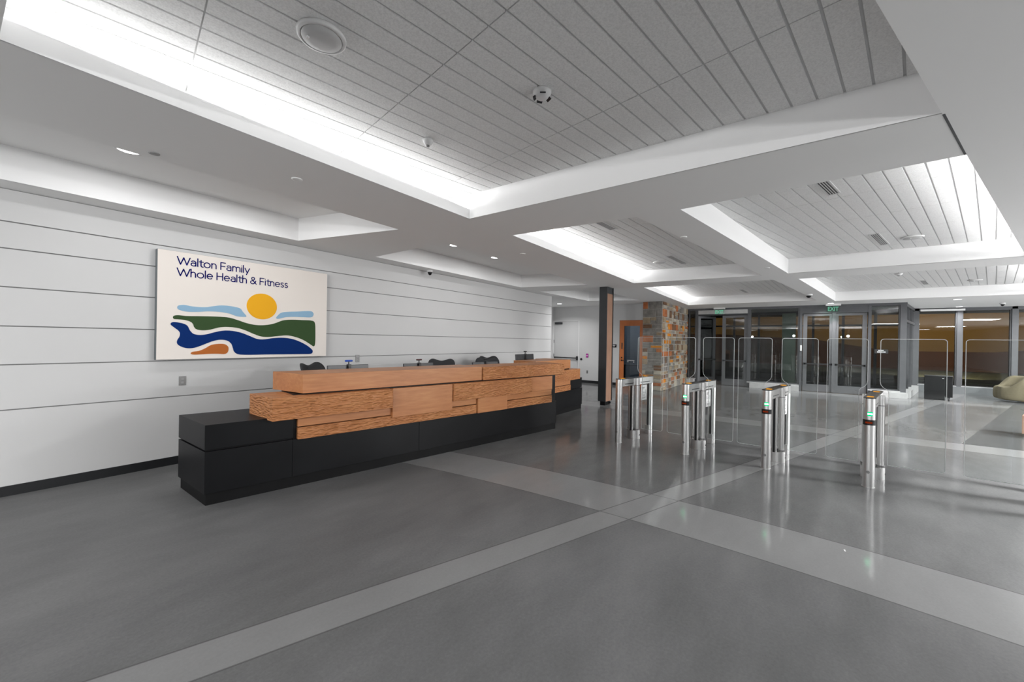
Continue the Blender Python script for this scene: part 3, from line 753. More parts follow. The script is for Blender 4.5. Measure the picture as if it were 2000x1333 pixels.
# ---- task chairs
def task_chair():
    t = thing('task_chair', (0, 0, 0))
    # contoured back: two rounded shoulders with a dip between them, front of the chair is -Y
    L = [(-.17, 0), (-.225, .12), (-.245, .28), (-.25, .40), (-.235, .475), (-.19, .512), (-.13, .512), (-.06, .488), (0, .478),
         (.06, .488), (.13, .512), (.19, .512), (.235, .475), (.25, .40), (.245, .28), (.225, .12), (.17, 0)]
    L = smooth_loop(L, 4); n = len(L); m = MB()
    def dep(x, z): return .30 - .9*x*x + .12*z - .05*sin(z*6)
    c = (0, .25)
    rings = [1, .97, .75, .5, .25]
    for side, dy in ((0, 0), (1, -.03)):
        b = len(m.v)
        for k in rings:
            for x, z in L:
                px, pz = c[0]+(x-c[0])*k, c[1]+(z-c[1])*k
                m.v.append((px, dep(px, pz)+(dy if k < 1 else dy*.5), .74+pz))
        m.v.append((0, dep(0, .25)+dy, .74+.25))
        for r in range(len(rings)-1):
            for i in range(n):
                j = (i+1) % n; m.f.append((b+r*n+i, b+r*n+j, b+(r+1)*n+j, b+(r+1)*n+i)); m.m.append(0); m.sm.append(True)
        for i in range(n): m.f.append((b+(len(rings)-1)*n+i, b+(len(rings)-1)*n+(i+1) % n, b+len(rings)*n)); m.m.append(0); m.sm.append(True)
    k2 = len(rings)*n+1
    for i in range(n): j = (i+1) % n; m.f.append((i, j, k2+j, k2+i)); m.m.append(0); m.sm.append(True)
    m.build('backrest', M['mesh_black'], t)
    MB().tube([(0, .33, .80), (0, .36, .62), (0, .25, .46), (0, .05, .42)], .022).build('back_support', M['dark_plastic'], t)
    seat = smooth_loop([(-.24, -.26), (0, -.28), (.24, -.26), (.25, 0), (.22, .2), (0, .24), (-.22, .2), (-.25, 0)], 4)
    MB().prism(ccw(seat), .43, .48).build('seat', M['mesh_black'], t, bevel=.018)
    for s in (-1, 1):
        MB().tube([(s*.2, .08, .44), (s*.29, .08, .46), (s*.30, .06, .62), (s*.30, .0, .66), (s*.295, -.16, .66)], .016).build('armrest', M['dark_plastic'], t)
    MB().cyl(0, 0, .09, .43, .028, 16).build('gas_lift', M['dark_plastic'], t)
    for i in range(5):
        a = i*2*pi/5+.3; e = (.31*cos(a), .31*sin(a))
        MB().tube([(0, 0, .1), (e[0]*.6, e[1]*.6, .085), (e[0], e[1], .068)], [.028, .022, .016]).build('base_leg', M['dark_plastic'], t)
        Mx = Matrix.Translation((e[0], e[1], .028)) @ Matrix.Rotation(a+pi/2, 4, 'Z') @ Matrix.Rotation(pi/2, 4, 'Y')
        MB().cyl(0, 0, -.02, .02, .028, 14, M=Mx).build('caster', M['dark_plastic'], t)
    return t
ch0 = task_chair()
for i, (x, y, rz, lb) in enumerate([(3.0, 5.37, radians(27), 'dark task chair with a dipped back, nearest to the sign'),
                                    (4.98, 5.18, radians(-43), 'dark task chair behind the second monitor, facing it square on'),
                                    (6.12, 5.05, radians(-48), 'dark task chair behind the third monitor, left of the pair'),
                                    (6.85, 5.45, radians(-20), 'dark task chair overlapping its neighbour, right of the pair')]):
    c = ch0 if i == 0 else copy_tree(ch0)
    c.location = (x, y, 0); c.rotation_euler = (0, 0, rz); tag(c, lb, 'chair', 'task chairs behind the reception desk')

# ------------------------------------------------------------------ steel column with wood infill
colm = thing('steel_column', (9.5, 3.957, 0), 0, 'tall charcoal steel column with a wood infill strip', 'column')
MB().box(0, .024, 0, .21, .1, ZS).box(.36, .384, -.02, .19, .1, ZS).build('flange', M['column'], colm, bevel=.002)
MB().box(.024, .36, .03, .18, .1, ZS).box(.02, .37, .004, .19, ZS-.17, ZS).build('web', M['column'], colm)
MB().box(.024, .36, .002, .03, .1, ZS-.17).build('wood_infill', M['wood_upright'], colm) if 'wood_upright' in M else None
def upright():
    t = NT('alder_wood_upright'); v = t.coords('Object', (14, 9, 1.4)); nz = t.noise(v, 2.2, 6, .6)
    t.bsdf(t.ramp(nz, [(.3, rgb(140, 106, 86)[:3]), (.7, rgb(164, 128, 106)[:3])]), .45, 0, .4); return t.mat
M['wood_upright'] = upright()
MB().box(.024, .36, .002, .03, .1, ZS-.17).build('wood_infill', M['wood_upright'], colm)
MB().box(.03, .36, .03, .16, 0, .1).build('foot', M['plinth'], colm)
MB().cyl(.30, .0, .03, .075, .03, 16).build('foot_bolt', M['satin_black'], colm)

# ------------------------------------------------------------------ far doors
wd = thing('door_3', (14.3, 7.7, 0), 0, 'plain white door with a dark panic bar', 'door', kind='structure')
MB().box(.02, .065, -.555, .575, .008, 2.43).build('leaf', M['wall'], wd)
MB().box(-.006, .10, .575, .615, 0, 2.455).box(-.006, .10, -.595, -.56, 0, 2.455).box(-.006, .10, -.56, .575, 2.432, 2.455).build('jamb', M['white'], wd)
MB().box(-.05, -.02, -.5, .53, .935, .98).box(-.065, .02, -.545, -.49, .87, 1.03).box(-.05, .02, .48, .53, .935, .98).build('panic_bar', M['dark_plastic'], wd, bevel=.006)
MB().box(-.05, .02, .18, .50, 2.32, 2.40).build('door_closer', M['alu_dark'], wd, bevel=.004)
MB().box(.012, .022, .555, .575, 1.55, 1.68).box(.012, .022, .555, .575, .98, 1.1).build('hinge', M['alu_dark'], wd)
od = thing('door_4', (14.3, 5.0, 0), 0, 'orange wooden door with a tall grey glass pane', 'door', kind='structure')
MB().box(-.004, .05, .27, .435, .01, 2.435).box(-.004, .05, -.425, -.315, .01, 2.435).box(-.004, .05, -.315, .27, 2.23, 2.435).box(-.004, .05, -.315, .27, .01, .29).build('leaf', M['orange_wood'], od)
MB().box(.02, .03, -.315, .27, .29, 2.23).build('pane', M['glass_door'], od)
MB().cyl(0, 0, -.004, .012, .028, 16, M=Matrix.Translation((-.004, .35, .951)) @ Matrix.Rotation(-pi/2, 4, 'Y')).tube([(-.02, .35, .951), (-.05, .35, .951), (-.05, .22, .951)], .011).build('lever_handle', M['satin_black'], od)
MB().cyl(0, 0, -.004, .012, .024, 16, M=Matrix.Translation((-.004, .35, 1.05)) @ Matrix.Rotation(-pi/2, 4, 'Y')).build('lock_cylinder', M['satin_black'], od)
MB().box(-.012, -.002, .325, .36, 1.37, 1.60).build('door_pull_plate', M['alu_dark'], od)
lt = MB()
for r_, z_ in ((0, .955), (1, .90)):
    xk = .145
    while xk > -.115 + r_*.0:
        wk = random.uniform(.012, .03)
        if not (r_ == 1 and .09 > xk > -.06): lt.box(.017, .0195, xk-wk, xk, z_-.014, z_+.014)
        xk -= wk+.006
lt.build('door_lettering', M['white_letter'], od)
# small plates on the far wall
t = thing('room_plaque', (14.3, 5.64, 1.48), 0, 'small black room plaque left of the orange door', 'plaque')
MB().box(-.012, 0, -.085, .085, -.06, .06).build('plate', M['satin_black'], t)
MB().box(-.014, -.011, .0, .05, .005, .035).box(-.014, -.011, -.04, -.005, .005, .03).box(-.014, -.011, -.01, .03, -.03, -.005).build('raised_lettering', M['white_letter'], t)
t = thing('card_reader', (14.3, 6.745, 1.075), 0, 'magenta and black door release plate on the far white wall', 'door release')
MB().box(-.014, 0, -.05, .05, -.075, .075).build('plate', M['satin_black'], t, bevel=.008)
MB().cyl(0, 0, .0, .006, .045, 20, M=Matrix.Translation((-.014, 0, 0)) @ Matrix.Rotation(-pi/2, 4, 'Y')).box(-.016, -.013, -.04, .04, .045, .07).box(-.016, -.013, -.04, .04, -.07, -.045).build('release_button', M['magenta'], t)
MB().cyl(0, 0, .006, .009, .022, 20, M=Matrix.Translation((-.014, 0, 0)) @ Matrix.Rotation(-pi/2, 4, 'Y')).build('button_centre', M['white'], t)
o = MB().lathe([(.045, 0), (.045, .02), (.03, .03), (.001, .032)], n=20).build('door_stop', M['satin_black']); o.location = (14.3, 7.0, .925); o.rotation_euler = (0, -pi/2, 0)
tag(o, 'round black wall stop right of the white door', 'door stop')

of = thing('office_table', (15.7, 5.25, 0), 0, 'grey table inside the office behind the orange door', 'table')
MB().box(-.4, .4, -.7, .7, .71, .74).build('tabletop', M['grey_plastic'], of)
for a in (-.35, .35):
    for b in (-.62, .62): MB().cyl(a, b, 0, .71, .022, 12).build('leg', M['dark_plastic'], of)
fill_troffer(15.8, 5.6, .6, .6, 14, ZS, 'small added fill light inside the office behind the orange door')  # lamp added to lift the dark office behind the door glass
# ------------------------------------------------------------------ stone pillar
def stone_face(m, u0, u1, z0, z1, put, seed):
    """random coursed ashlar on a face; put(u, depth, z) -> point"""
    rnd = random.Random(seed); z = z0
    while z < z1-.02:
        h = rnd.choice([.11, .15, .19, .24, .28]); h = min(h, z1-z)
        if z1-(z+h) < .08: h = z1-z
        u = u0
        while u < u1-.01:
            wd_ = rnd.uniform(.2, .62)*(.9 if h < .15 else .8)
            if u1-(u+wd_) < .11: wd_ = u1-u
            parts = [(z, z+h)] if (h < .19 or rnd.random() < .62) else [(z, z+h*.5), (z+h*.5, z+h)]
            for za, zb in parts:
                g = .010; dpt = rnd.uniform(.012, .034); mi = rnd.choices(range(6), [28, 24, 8, 16, 17, 7])[0]
                j = lambda: rnd.uniform(-.006, .006)
                q = [(u+g+j(), za+g+j()), (u+wd_-g+j(), za+g+j()), (u+wd_-g+j(), zb-g+j()), (u+g+j(), zb-g+j())]
                cx_, cz_ = u+wd_/2, (za+zb)/2
                inn = [(cx_+(a-cx_)*.93, cz_+(b-cz_)*.88) for a, b in q]
                b0 = len(m.v)
                m.v += [tuple(put(a, 0, b)) for a, b in q]+[tuple(put(a, dpt+j()*.6, b)) for a, b in inn]
                for i in range(4): k = (i+1) % 4; m.f.append((b0+i, b0+k, b0+4+k, b0+4+i)); m.m.append(mi); m.sm.append(False)
                m.f.append((b0+4, b0+5, b0+6, b0+7)); m.m.append(mi); m.sm.append(False)
            u += wd_
        z += h
pil = MB()
pil.box(13.72, XF-.02, 3.74, 4.40, 0, ZS, 6)
stone_face(pil, 3.74, 4.40, 0, ZS, lambda u, dd, z: (13.72-dd, u, z), 3)
stone_face(pil, 13.72, XF-.03, 0, ZS, lambda u, dd, z: (u, 3.74-dd, z), 11)
o = pil.build('stone_pillar', STONES+[MORTAR], fix=True)
tag(o, 'rough multicoloured stone pillar beside the orange door', 'pillar')

# ------------------------------------------------------------------ entrance glazing
def bar(m, x, y0, y1, z0, z1, d=.11, mi=0): return m.box(x, x+d, min(y0, y1), max(y0, y1), z0, z1, mi)
def fixed(name, x, ya, yb, z0, z1, label, fr=.05, sill=True):
    t = thing(name, (0, 0, 0), 0, label, 'window', kind='structure')
    m = MB(); bar(m, x, ya, ya-fr, z0, z1); bar(m, x, yb+fr, yb, z0, z1); bar(m, x, ya-fr, yb+fr, z1-fr, z1); bar(m, x, ya-fr, yb+fr, z0, z0+fr)
    m.build('frame', M['alu'], t)
    MB().box(x+.045, x+.057, yb+fr-.005, ya-fr+.005, z0+fr-.005, z1-fr+.005).build('pane', M['glass_front'], t)
    if sill: MB().box(x-.05, x+.02, yb, ya, z0-.025, z0+.012).build('sill', M['alu_light'], t)
    return t
HT = 2.99
fixed('window_1', XF, 3.70, 3.40, .2, HT, 'narrow dark pane beside the stone pillar')
fixed('window_2', XF, 1.60, -.0, .2, HT, 'wide fixed pane between the two pairs of entrance doors')
fixed('window_3', XF, -1.83, -2.60, .2, HT, 'fixed pane right of the closed entrance doors')
m = MB()
for a, b in ((3.43, 3.33), (1.60, 1.49), (.0, -.08), (-1.82, -1.90)): m.box(XF-.03, XF+.13, b, a, 0, 3.0)
m.box(XF-.03, XF+.13, -2.73, -2.58, 0, 3.0)
m.box(XF-.035, XF+.135, -2.735, 3.72, HT-.02, ZS)
struct(m.build('trim_2', M['alu']), 'grey aluminium mullions and head of the entrance glazing', 'trim')
for (ya, yb, lb) in ((1.49, .0, 'low grey curb under the pane between the doors'), (-1.90, -2.73, 'low grey curb under the pane right of the doors'), (3.70, 3.43, 'low grey curb under the pane by the stone pillar')):
    struct(MB().box(XF-.30, XF+.1, yb, ya, 0, .175).build('trim_3', M['curb'], bevel=.006), lb, 'curb')
def leaf(parent, hinge, w, sgn, rot, z1=2.735):
    """one glazed door leaf; hinge y, width w toward sgn*y, swung by rot"""
    h = bpy.data.objects.new('leaf', None)
    Mx = Matrix.Translation((XF+.03, hinge, 0)) @ Matrix.Rotation(rot, 4, 'Z')
    fr = MB(); a, b = sorted((0, sgn*w))
    for (p, q, r_, s_) in ((a, a+.115, .01, z1), (b-.115, b, .01, z1), (a+.115, b-.115, z1-.085, z1), (a+.115, b-.115, .01, .26)):
        fr.box(0, .05, p, q, r_, s_, M=Mx)
    bpy.data.objects.remove(h)
    f = fr.build('leaf', M['alu_leaf'], parent)
    g = MB().box(.02, .03, a+.11, b-.11, .25, z1-.08, M=Mx).build('pane', M['glass_front'], f)
    MB().box(-.055, -.03, a+.03, b-.03, .95, 1.0, M=Mx).box(-.055, .0, a+.03, a+.08, .94, 1.01, M=Mx).box(-.055, .0, b-.08, b-.03, .94, 1.01, M=Mx).build('panic_bar', M['satin_black'], f)
    return f
M['alu_leaf'] = simple('door_leaf_aluminium', (.115, .118, .124), .42, .3, var=.05)
dA = thing('door_1', (0, 0, 0), 0, 'double entrance doors beside the stone pillar, left leaf swung open', 'door', kind='structure')
leaf(dA, 3.33, .86, -1, radians(52)); leaf(dA, 1.60, .86, 1, 0)
MB().box(XF-.03, XF+.13, 1.60, 3.33, 2.745, 2.80).box(XF-.02, XF+.12, 1.60, 3.33, 2.95, 3.0).build('head_frame', M['alu_dark'], dA)
MB().box(XF-.06, XF+.10, 1.605, 3.325, 2.80, 2.955).build('operator_header', M['alu_light'], dA)
dB = thing('door_2', (0, 0, 0), 0, 'closed pair of grey glazed entrance doors under the exit sign', 'door', kind='structure')
leaf(dB, -.10, .845, -1, 0); leaf(dB, -1.80, .845, 1, 0)
MB().box(XF-.02, XF+.12, -1.82, -.08, 2.745, 2.985).build('head_frame', M['alu'], dB)
MB().box(XF-.015, XF+.02, -1.0, -.9, .01, 2.745).build('meeting_stile', M['alu_leaf'], dB)
# return wall of the vestibule running back to the outer glazing
th = atan2(-.70, 2.95); Ls = hypot(.70, 2.95); Mx = Matrix.Translation((XF+.1, -2.69, 0)) @ Matrix.Rotation(th, 4, 'Z')
ws = thing('window_4', (0, 0, 0), 0, 'side glazing of the vestibule running back to the outer windows', 'window', kind='structure')
m = MB()
for k in (0, .33, .66, 1.0): m.box(Ls*k-.03, Ls*k+.03, -.04, .06, 0, 3.0, M=Mx)
m.box(0, Ls, -.04, .06, 2.93, ZS, M=Mx).box(0, Ls, -.04, .06, 2.42, 2.5, M=Mx).build('frame', M['alu'], ws)
MB().box(.03, Ls, .0, .012, .2, 2.95, M=Mx).build('pane', M['glass_front'], ws)
MB().box(-.05, Ls, -.16, .06, 0, .22, M=Mx).build('sill', M['curb'], ws)
# outer glazing of the lounge and the vestibule
fixed('window_5', XR, -3.50, -4.46, .27, 2.95, 'lounge window behind the black rolling bin', .03)
fixed('window_6', XR, -4.58, -5.70, .27, 2.95, 'lounge window left of the sage chair', .03)
fixed('window_7', XR, -5.82, -7.6, .27, 2.95, 'lounge window behind the sage chair', .03)
fixed('window_8', XR, -7.7, -11.1, .27, 2.95, 'last lounge window past the sage chair', .03)
m = MB()
for a, b in ((-3.37, -3.52), (-4.46, -4.58), (-5.70, -5.82), (-7.58, -7.72)): m.box(XR-.04, XR+.12, b, a, .0, ZS)
m.box(XR-.04, XR+.14, -11.2, -3.4, 2.95, ZS)
struct(m.build('trim_4', M['alu']), 'grey mullions of the lounge windows', 'trim')
struct(MB().box(XR-.06, XR+.15, -11.2, -3.52, 0, .262).build('trim_5', M['sill_wall']), 'low grey sill wall under the lounge windows', 'sill')
struct(MB().box(XR-.16, XR-.05, -4.62, -3.53, 2.92, 2.985).build('trim_6', M['white']), 'white shade cassette over the first lounge window', 'trim')
ov = thing('window_9', (0, 0, 0), 0, 'outer glazed screen of the vestibule', 'window', kind='structure')
m = MB()
for yy in (-3.3, -2.35, -1.4, -.45, .5, 1.45, 2.4, 3.35, 4.3): m.box(XR, XR+.1, yy-.04, yy+.04, 0, 2.98)
m.box(XR, XR+.1, -3.4, 4.4, 2.9, ZS).box(XR, XR+.1, -3.4, 4.4, 2.4, 2.47).box(XR, XR+.1, -3.4, 4.4, 0, .12).build('frame', M['alu_dark'], ov)
MB().box(XR+.04, XR+.052, -3.4, 4.4, .1, 2.95).build('pane', M['glass_front'], ov)
struct(MB().box(XF+.05, XR+.1, 4.4, 4.55, 0, ZS).build('wall_vestibule', M['brown_ext']), 'dark side wall of the vestibule', 'wall')
struct(MB().box(XR, XR+.15, 4.4, 9.2, 0, ZS).build('wall_outer', M['wall']), 'outer wall beyond the office', 'wall')
# small pieces on the glazing
tag(MB().box(XF-.05, XF-.028, -.07, -.02, 1.42, 1.62).build('wall_switch', M['white'], bevel=.004), 'small white switch on the mullion left of the closed doors', 'switch')
t = thing('window_decal', (XF+.04, -2.16, 1.47), 0, 'small white two-line lettering on dark decal, pane right of doors', 'window decal')
MB().box(-.004, .0, -.16, .17, -.075, .06).build('backing', M['satin_black'], t)
lt = MB()
for z_, a, b in ((.022, .075, -.03), (-.028, .105, -.085)):
    q = a
    while q > b:
        wk = random.uniform(.012, .022); lt.box(-.006, -.004, q-wk, q, z_-.017, z_+.017); q -= wk+.005
lt.build('lettering', M['white_letter'], t)
tag(MB().box(18.9, 19.0, .12, .56, .0, 2.86).build('vestibule_panel', M['sage_panel']), 'tall pale green panel standing inside the vestibule', 'panel')

def exit_sign(y, x, label, bright):
    t = thing('exit_sign', (x, y, ZS), 0, label, 'exit sign', 'exit signs over the entrance doors')
    MB().box(-.03, .03, -.2, .2, -.065, 0).build('housing', M['white'], t, bevel=.004)
    MB().box(-.005, .005, -.17, .17, -.27, -.065).build('edge_lit_panel', M['exit_glass'], t)
    o = text_mesh('exit_lettering', 'EXIT', -.14, .14, -.235, .14, M['exit_green'], t, bold=.03, rot=(0, 0, -pi/2), y=-.006)
    return t
M['exit_glass'] = glass('edge_lit_acrylic', (.75, .85, .8, 1), 1.45)
exit_sign(2.53, 17.1, 'exit sign above the half-open doors by the stone pillar', 1)
exit_sign(-.90, 17.05, 'exit sign with green letters above the closed doors', 1)

# ------------------------------------------------------------------ turnstiles
def stadium(x0, x1, r, n=10):
    return [(x1+r*cos(a), r*sin(a)) for a in [-pi/2+pi*i/n for i in range(n+1)]] + [(x0+r*cos(a), r*sin(a)) for a in [pi/2+pi*i/n for i in range(n+1)]]
HX = .47
def arc(cx, cz, r, a0, a1, n=8): return [(cx+r*cos(a0+(a1-a0)*i/n), cz+r*sin(a0+(a1-a0)*i/n)) for i in range(n+1)]
def wing_outline(w):
    """barrier glass outline in (outward distance, height): runs over the cabinet above, hinges below"""
    r = .035
    p = [(.135, .175)]
    p += arc(w-r, .175+r, r, -pi/2, 0) + arc(w-r, 1.715-r, r, 0, pi/2) + arc(.055+r, 1.715-r, r, pi/2, pi)
    p += [(.055, 1.19), (.062, 1.15), (.085, 1.115), (.115, 1.095), (.132, 1.07), (.135, 1.04)]
    return p
def wing(parent, w, sgn, rot):
    p = wing_outline(w); n = len(p); m = MB(); e = .006
    Mx = Matrix.Translation((HX, 0, 0)) @ Matrix.Rotation(rot, 4, 'Z')
    m.v = [tuple(Mx @ Vector((-e, sgn*a, z))) for a, z in p] + [tuple(Mx @ Vector((e, sgn*a, z))) for a, z in p]
    inn = []
    for i in range(n):
        a, b, c = Vector(p[i-1]), Vector(p[i]), Vector(p[(i+1) % n]); t1 = (b-a).normalized(); t2 = (c-b).normalized()
        q = Vector((-t1.y-t2.y, t1.x+t2.x)); q = q.normalized() if q.length > .1 else Vector((-t1.y, t1.x)); inn.append(b+q*.005)
    m.v += [tuple(Mx @ Vector((-e, sgn*q.x, q.y))) for q in inn] + [tuple(Mx @ Vector((e, sgn*q.x, q.y))) for q in inn]
    m.f.append(tuple(2*n+i for i in range(n))); m.m.append(0); m.sm.append(False)
    m.f.append(tuple(3*n+i for i in reversed(range(n)))); m.m.append(0); m.sm.append(False)
    for i in range(n):
        j = (i+1) % n
        for f in ((i, j, n+j, n+i), (i, 2*n+i, 2*n+j, j), (n+i, n+j, 3*n+j, 3*n+i)): m.f.append(f); m.m.append(1); m.sm.append(False)
    m.build('barrier_glass', [M['glass_wing'], M['glass_edge']], parent)
def turnstile(x, y, rz, label, left, right, front_led, notice):
    t = thing('turnstile', (x, y, 0), rz, label, 'turnstile', 'stainless steel speed gates across the lobby')
    fp = MB().cyl(0, 0, 0, 1.022, .054, 36).build('front_post', M['steel'], t)
    MB().cyl(0, 0, 0, .006, .058, 36).build('floor_ring', M['steel'], fp)
    MB().cyl(0, 0, .0, .003, .017, 18, M=Matrix.Translation((-.0535, 0, .18)) @ Matrix.Rotation(-pi/2, 4, 'Y')).build('lock', M['plate'], fp)
    if front_led:
        def patch(name, z0, z1, r, a0, a1, mat, n=12):
            m = MB()
            for i in range(n):
                a, b = pi+a0+(a1-a0)*i/n, pi+a0+(a1-a0)*(i+1)/n
                m.quad([(r*cos(a), r*sin(a), z0), (r*cos(b), r*sin(b), z0), (r*cos(b), r*sin(b), z1), (r*cos(a), r*sin(a), z1)], 0, True)
                m.quad([(r*cos(a), r*sin(a), z1), (r*cos(b), r*sin(b), z1), (.05*cos(b), .05*sin(b), z1), (.05*cos(a), .05*sin(a), z1)])
                m.quad([(r*cos(a), r*sin(a), z0), (r*cos(b), r*sin(b), z0), (.05*cos(b), .05*sin(b), z0), (.05*cos(a), .05*sin(a), z0)])
            return m.build(name, mat, fp)
        patch('signal_window', .822, .870, .0546, -.25, .62, M['green_soft'])
        patch('signal_light', .839, .853, .0556, -.18, .54, M['green_led'])
        patch('reader_band', .716, .778, .0575, -1.5, 1.5, M['satin_black'])
        patch('reader_light', .736, .756, .0582, -.55, .55, M['red_led'])
    MB().prism(ccw(stadium(0, 1.03, .05)), .905, 1.02, smooth=True).build('arm', M['steel'], t)
    slots = MB()
    for s in (-1, 1):
        slots.box(.09, .37, s*.0485, s*.0508, .935, .947).box(.60, .93, s*.0485, s*.0508, .935, .947)
    slots.build('arm_slot', M['satin_black'], t)
    MB().prism(ccw(stadium(0, 1.03, .056)), 1.02, 1.03).build('top_cap', M['cap'], t)
    for xx in (.10, .86): MB().box(xx-.035, xx+.035, -.03, .03, 1.030, 1.0325).build('pictogram', M['orange_pad'], t)
    hz = MB().prism(ccw([(HX+.085*cos(a*pi/14), .115*sin(a*pi/14)) for a in range(28)]), 0, .145, smooth=True).build('hinge_base', M['steel'], t)
    MB().cyl(0, 0, 0, .003, .012, 14, M=Matrix.Translation((HX, -.114, .07)) @ Matrix.Rotation(pi/2, 4, 'X')).build('key_lock', M['satin_black'], hz)
    for s in (-1, 1):
        p = MB().cyl(HX+.012*s, s*.072, .145, 1.022, .034, 24).build('hinge_post', M['steel'], t)
        MB().cyl(HX+.012*s, s*.072, .150, .175, .043, 24).cyl(HX+.012*s, s*.072, .895, .905, .037, 24).build('hinge_collar', M['plate'], p)
    MB().box(HX-.10, HX-.085, -.012, .012, .14, .905).build('cable_channel', M['satin_black'], t)
    MB().box(.955, .99, -.012, .012, .14, .905).build('cable_channel', M['satin_black'], t)
    MB().box(HX-.085, HX-.02, -.032, .032, .14, .905).build('support_post', M['steel'], t, bevel=.01)
    rp = MB().cyl(1.03, 0, 0, .91, .05, 32).build('rear_post', M['steel'], t)
    MB().box(.93, .99, -.04, .04, 0, .15).cyl(1.03, 0, .04, .05, .0515, 32).build('rear_shoe', M['steel'], rp)
    MB().box(1.074, 1.084, -.02, .02, .76, .83).build('rear_sensor', M['satin_black'], rp)
    if left: wing(t, left, 1, -rz)
    if right: wing(t, right, -1, -rz)
    if notice:
        Mn = frame((x, y, 0), rz)
        n_ = thing('notice_sheet', Mn @ Vector((.70, -.058, .76)), rz, notice, 'notice', 'paper notices hung on the turnstiles')
        MB().box(-.095, .095, -.0015, .0015, -.13, .13).build('sheet', M['paper'], n_)
        k = MB()
        for (a, b, z0, z1) in ((-.07, .02, .08, .092), (-.07, .0, .06, .067), (-.07, -.055, -.01, .04), (.05, .065, -.02, .05), (-.03, .03, .0, .008), (-.02, .03, -.05, -.042), (-.06, .06, -.085, -.079), (-.05, .05, -.1, -.094)):
            k.box(a, b, -.0022, -.0014, z0, z1)
        k.build('print', M['ink'], n_)
    return t
M['cap'] = simple('dark_glass_cap', (.06, .06, .062), .15)
RT = radians(-10.5)
turnstile(6.180, 2.345, RT, 'leftmost steel turnstile nearest the wood column, front post without lights', None, .475, False, 'paper notice hung on the leftmost turnstile')
turnstile(6.170, 1.333, RT, 'second steel turnstile from the left with green signal light', .46, .475, True, 'paper notice hung on the second turnstile from the left')
turnstile(6.158, .335, RT, 'third steel turnstile from the left with green signal light', .47, .455, True, 'paper notice seen edge-on at the third turnstile')
turnstile(6.112, -.664, RT, 'nearest steel turnstile, rightmost with green signal light', .455, .62, True, None)
turnstile(6.10, -2.04, RT, 'steel turnstile at the right picture edge, only its barrier glass showing', .62, None, True, None)

# ------------------------------------------------------------------ lounge corner
bn = thing('rolling_bin', (17.62, -3.18, 0), radians(-12), 'square black rolling bin in front of the lounge window', 'bin')
MB().box(0, .42, -.56, 0, .012, .73).build('body', M['bin'], bn, bevel=.012) if 'bin' in M else None
M['bin'] = simple('black_laminate', (.008, .0085, .009), .5, 0, .2)
MB().box(0, .42, -.44, 0, .012, .73).box(.02, .42, -.60, -.44, .1, .73).build('body', M['bin'], bn, bevel=.01)
MB().box(-.004, .424, -.604, .004, .73, .745).build('lid', M['dark_plastic'], bn, bevel=.004)
MB().box(-.006, 0, -.42, -.38, .66, .68).build('badge', M['alu_light'], bn)
for (a, b) in ((.06, -.52), (.36, -.52)):
    Mx = Matrix.Translation((a, b, .04)) @ Matrix.Rotation(pi/2, 4, 'X')
    MB().cyl(0, 0, -.02, .02, .04, 18, M=Mx).box(a-.02, a+.02, b-.03, b+.03, .06, .1).build('caster', M['dark_plastic'], bn)

def lounge_chair():
    t = thing('lounge_chair', (18.9, -5.42, 0), 0, 'rounded sage green lounge chair with wooden post, right edge', 'lounge chair')
    # upholstered tub: open toward +Y, wall height rises from the front lip to the back
    n = 44; m = MB(); R0, Rx, Ry = .09, .48, .40
    for k in range(n+1):
        a = radians(62) - radians(304)*k/n        # from the front lip around the back to the other lip
        f = min(1, abs(k/n-.5)*2)
        q_ = min(1, max(0, (f-.56)/.32)); h = .46 + .32*(1-q_*q_*(3-2*q_))
        cx_, cy_ = Rx*cos(a), Ry*sin(a)
        nx, ny = cos(a), sin(a)
        ring = [(-R0, .06), (-R0, h-.07), (-R0*.7, h-.015), (0, h), (R0*.7, h-.015), (R0, h-.07), (R0*1.1, h*.5), (R0, .12), (R0*.75, .05), (-R0*.7, .05)]
        for d_, z in ring: m.v.append((cx_+nx*d_, cy_+ny*d_, z))
    q = 10
    for k in range(n):
        for i in range(q): j = (i+1) % q; m.f.append((k*q+i, k*q+j, (k+1)*q+j, (k+1)*q+i)); m.m.append(0); m.sm.append(True)
    m.f.append(tuple(range(q))); m.f.append(tuple(n*q+i for i in reversed(range(q)))); m.m += [0, 0]; m.sm += [False, False]
    s = m.build('shell', M['sage'], t); md = s.modifiers.new('sub', 'SUBSURF'); md.levels = 1; md.render_levels = 2
    seat = [(.44*cos(a*pi/12), .38*sin(a*pi/12)-.0) for a in range(24)]
    MB().prism(ccw(seat), .06, .43, smooth=True).build('seat_cushion', M['sage'], t, bevel=.04)
    MB().tube([(-.58, -.02, .0), (-.595, -.02, .3), (-.595, -.02, .50)], .032, 14).build('wooden_post', M['orange_wood'], t)
    MB().lathe([(.001, -.04), (.035, -.03), (.05, 0), (.035, .03), (.001, .04)], n=16, M=Matrix.Translation((-.6, -.02, .51))).build('post_knob', M['orange_wood'], t)
    return t
lounge_chair()
tb = thing('side_table', (11.55, -3.70, 0), A19, 'low wooden side table cut off by the right picture edge', 'side table')
MB().box(-.28, .28, -.3, .3, .06, .395).build('body', M['wood_upright'], tb, bevel=.004)
MB().box(-.25, .25, -.27, .27, 0, .06).build('plinth', M['plinth'], tb)
tag(MB().prism([(0, 0), (.035, .004), (.03, .014), (.002, .01)], .0002, .0015).build('paper_scrap', M['white']), 'tiny pale scrap of paper on the floor near the right turnstile', 'paper scrap', 'pale scraps lying on the floor').location = (4.07, -.32, 0)
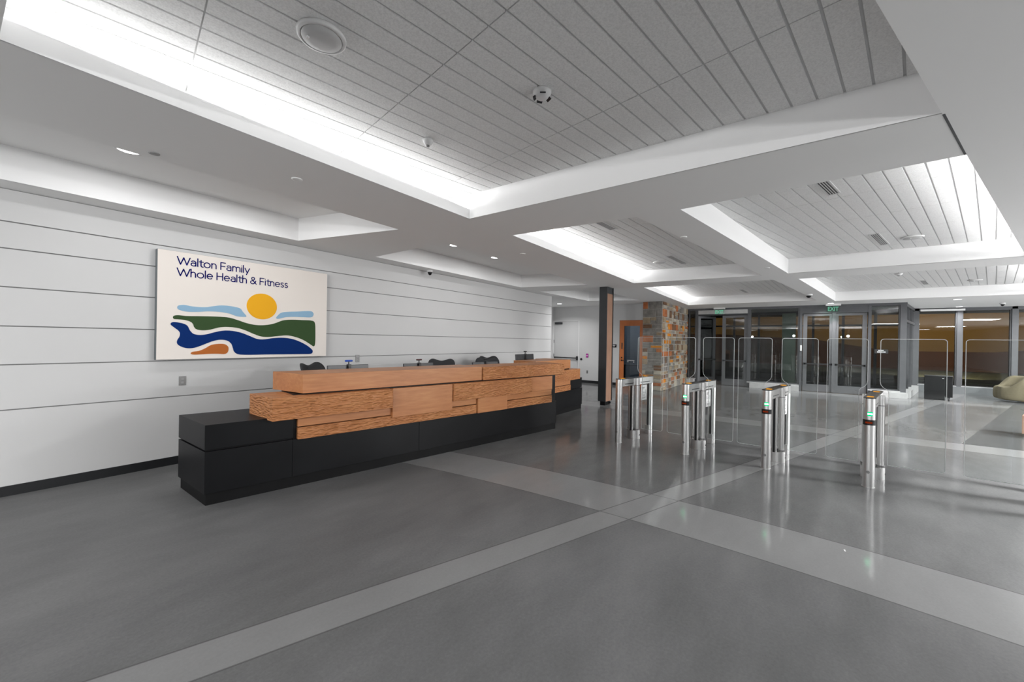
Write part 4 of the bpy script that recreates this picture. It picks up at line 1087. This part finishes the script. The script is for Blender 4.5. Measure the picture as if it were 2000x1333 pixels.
tag(MB().prism([(0, 0), (.012, .002), (.012, .008), (.001, .007)], .0002, .0015).build('paper_scrap', M['white']), 'tiny pale scrap on the dark floor in the bottom right corner', 'paper scrap', 'pale scraps lying on the floor').location = (1.54, -.30, 0)

# ------------------------------------------------------------------ outside at night
struct(MB().box(XR+.1, 90, -70, 60, -.25, -.03).build('ground', M['asphalt']), 'dark pavement outside the glazing', 'ground')
tag(MB().box(27, 38, -50, 40, -.03, .03).build('lawn_strip', M['lawn']), 'dark lawn strip across the road outside', 'lawn', kind='structure')
struct(MB().box(XR+.1, 24.2, -14, 10, 3.05, 3.3).build('canopy', M['canopy']), 'flat canopy soffit outside the entrance', 'canopy')
bd = thing('building', (46, -8, 0), 0, 'tan building across the road seen through the glazing', 'building')
MB().box(0, 8, -40, 48, 0, 9).build('wall', M['tan_ext'], bd)
m = MB()
for k in range(12): m.box(-.05, .02, -38+k*7.2, -36.6+k*7.2, 4.4, 5.4)
m.build('upper_window', M['sage_panel'], bd)
MB().box(-.4, 8.2, -40.5, 48.5, 9, 9.5).build('parapet', M['brown_ext'], bd)
rw = MB(); pts = [(-40, 2.6), (-16, 2.0), (-10.5, 1.35), (-5.4, 1.3), (-1.0, 2.1), (6, 2.5), (40, 2.5)]
for (a, za), (b, zb) in zip(pts[:-1], pts[1:]):
    rw.v += [(40, a, 0), (40, b, 0), (40, b, zb), (40, a, za), (40.4, a, 0), (40.4, b, 0), (40.4, b, zb), (40.4, a, za)]
    k = len(rw.v)-8
    for f in ((0,1,2,3),(4,7,6,5),(3,2,6,7),(0,3,7,4),(1,5,6,2)): rw.f.append(tuple(k+i for i in f)); rw.m.append(0); rw.sm.append(False)
tag(rw.build('retaining_wall', M['brown_ext']), 'brown retaining wall with sloping top in front of the tan building', 'wall')
area('street_lamp_glow', (34, -6, 9), 3, 30, 1300, (1, 0, -.45), (1, .84, .58), rz=pi/2)
wd_ = bpy.data.worlds.new('night'); scene.world = wd_; wd_.use_nodes = True
wd_.node_tree.nodes['Background'].inputs[0].default_value = (.02, .025, .04, 1); wd_.node_tree.nodes['Background'].inputs[1].default_value = .1

scene.view_settings.view_transform = 'Standard'; scene.view_settings.look = 'None'; scene.view_settings.gamma = 1
scene.view_settings.use_curve_mapping = False; scene.view_settings.exposure = 0.45
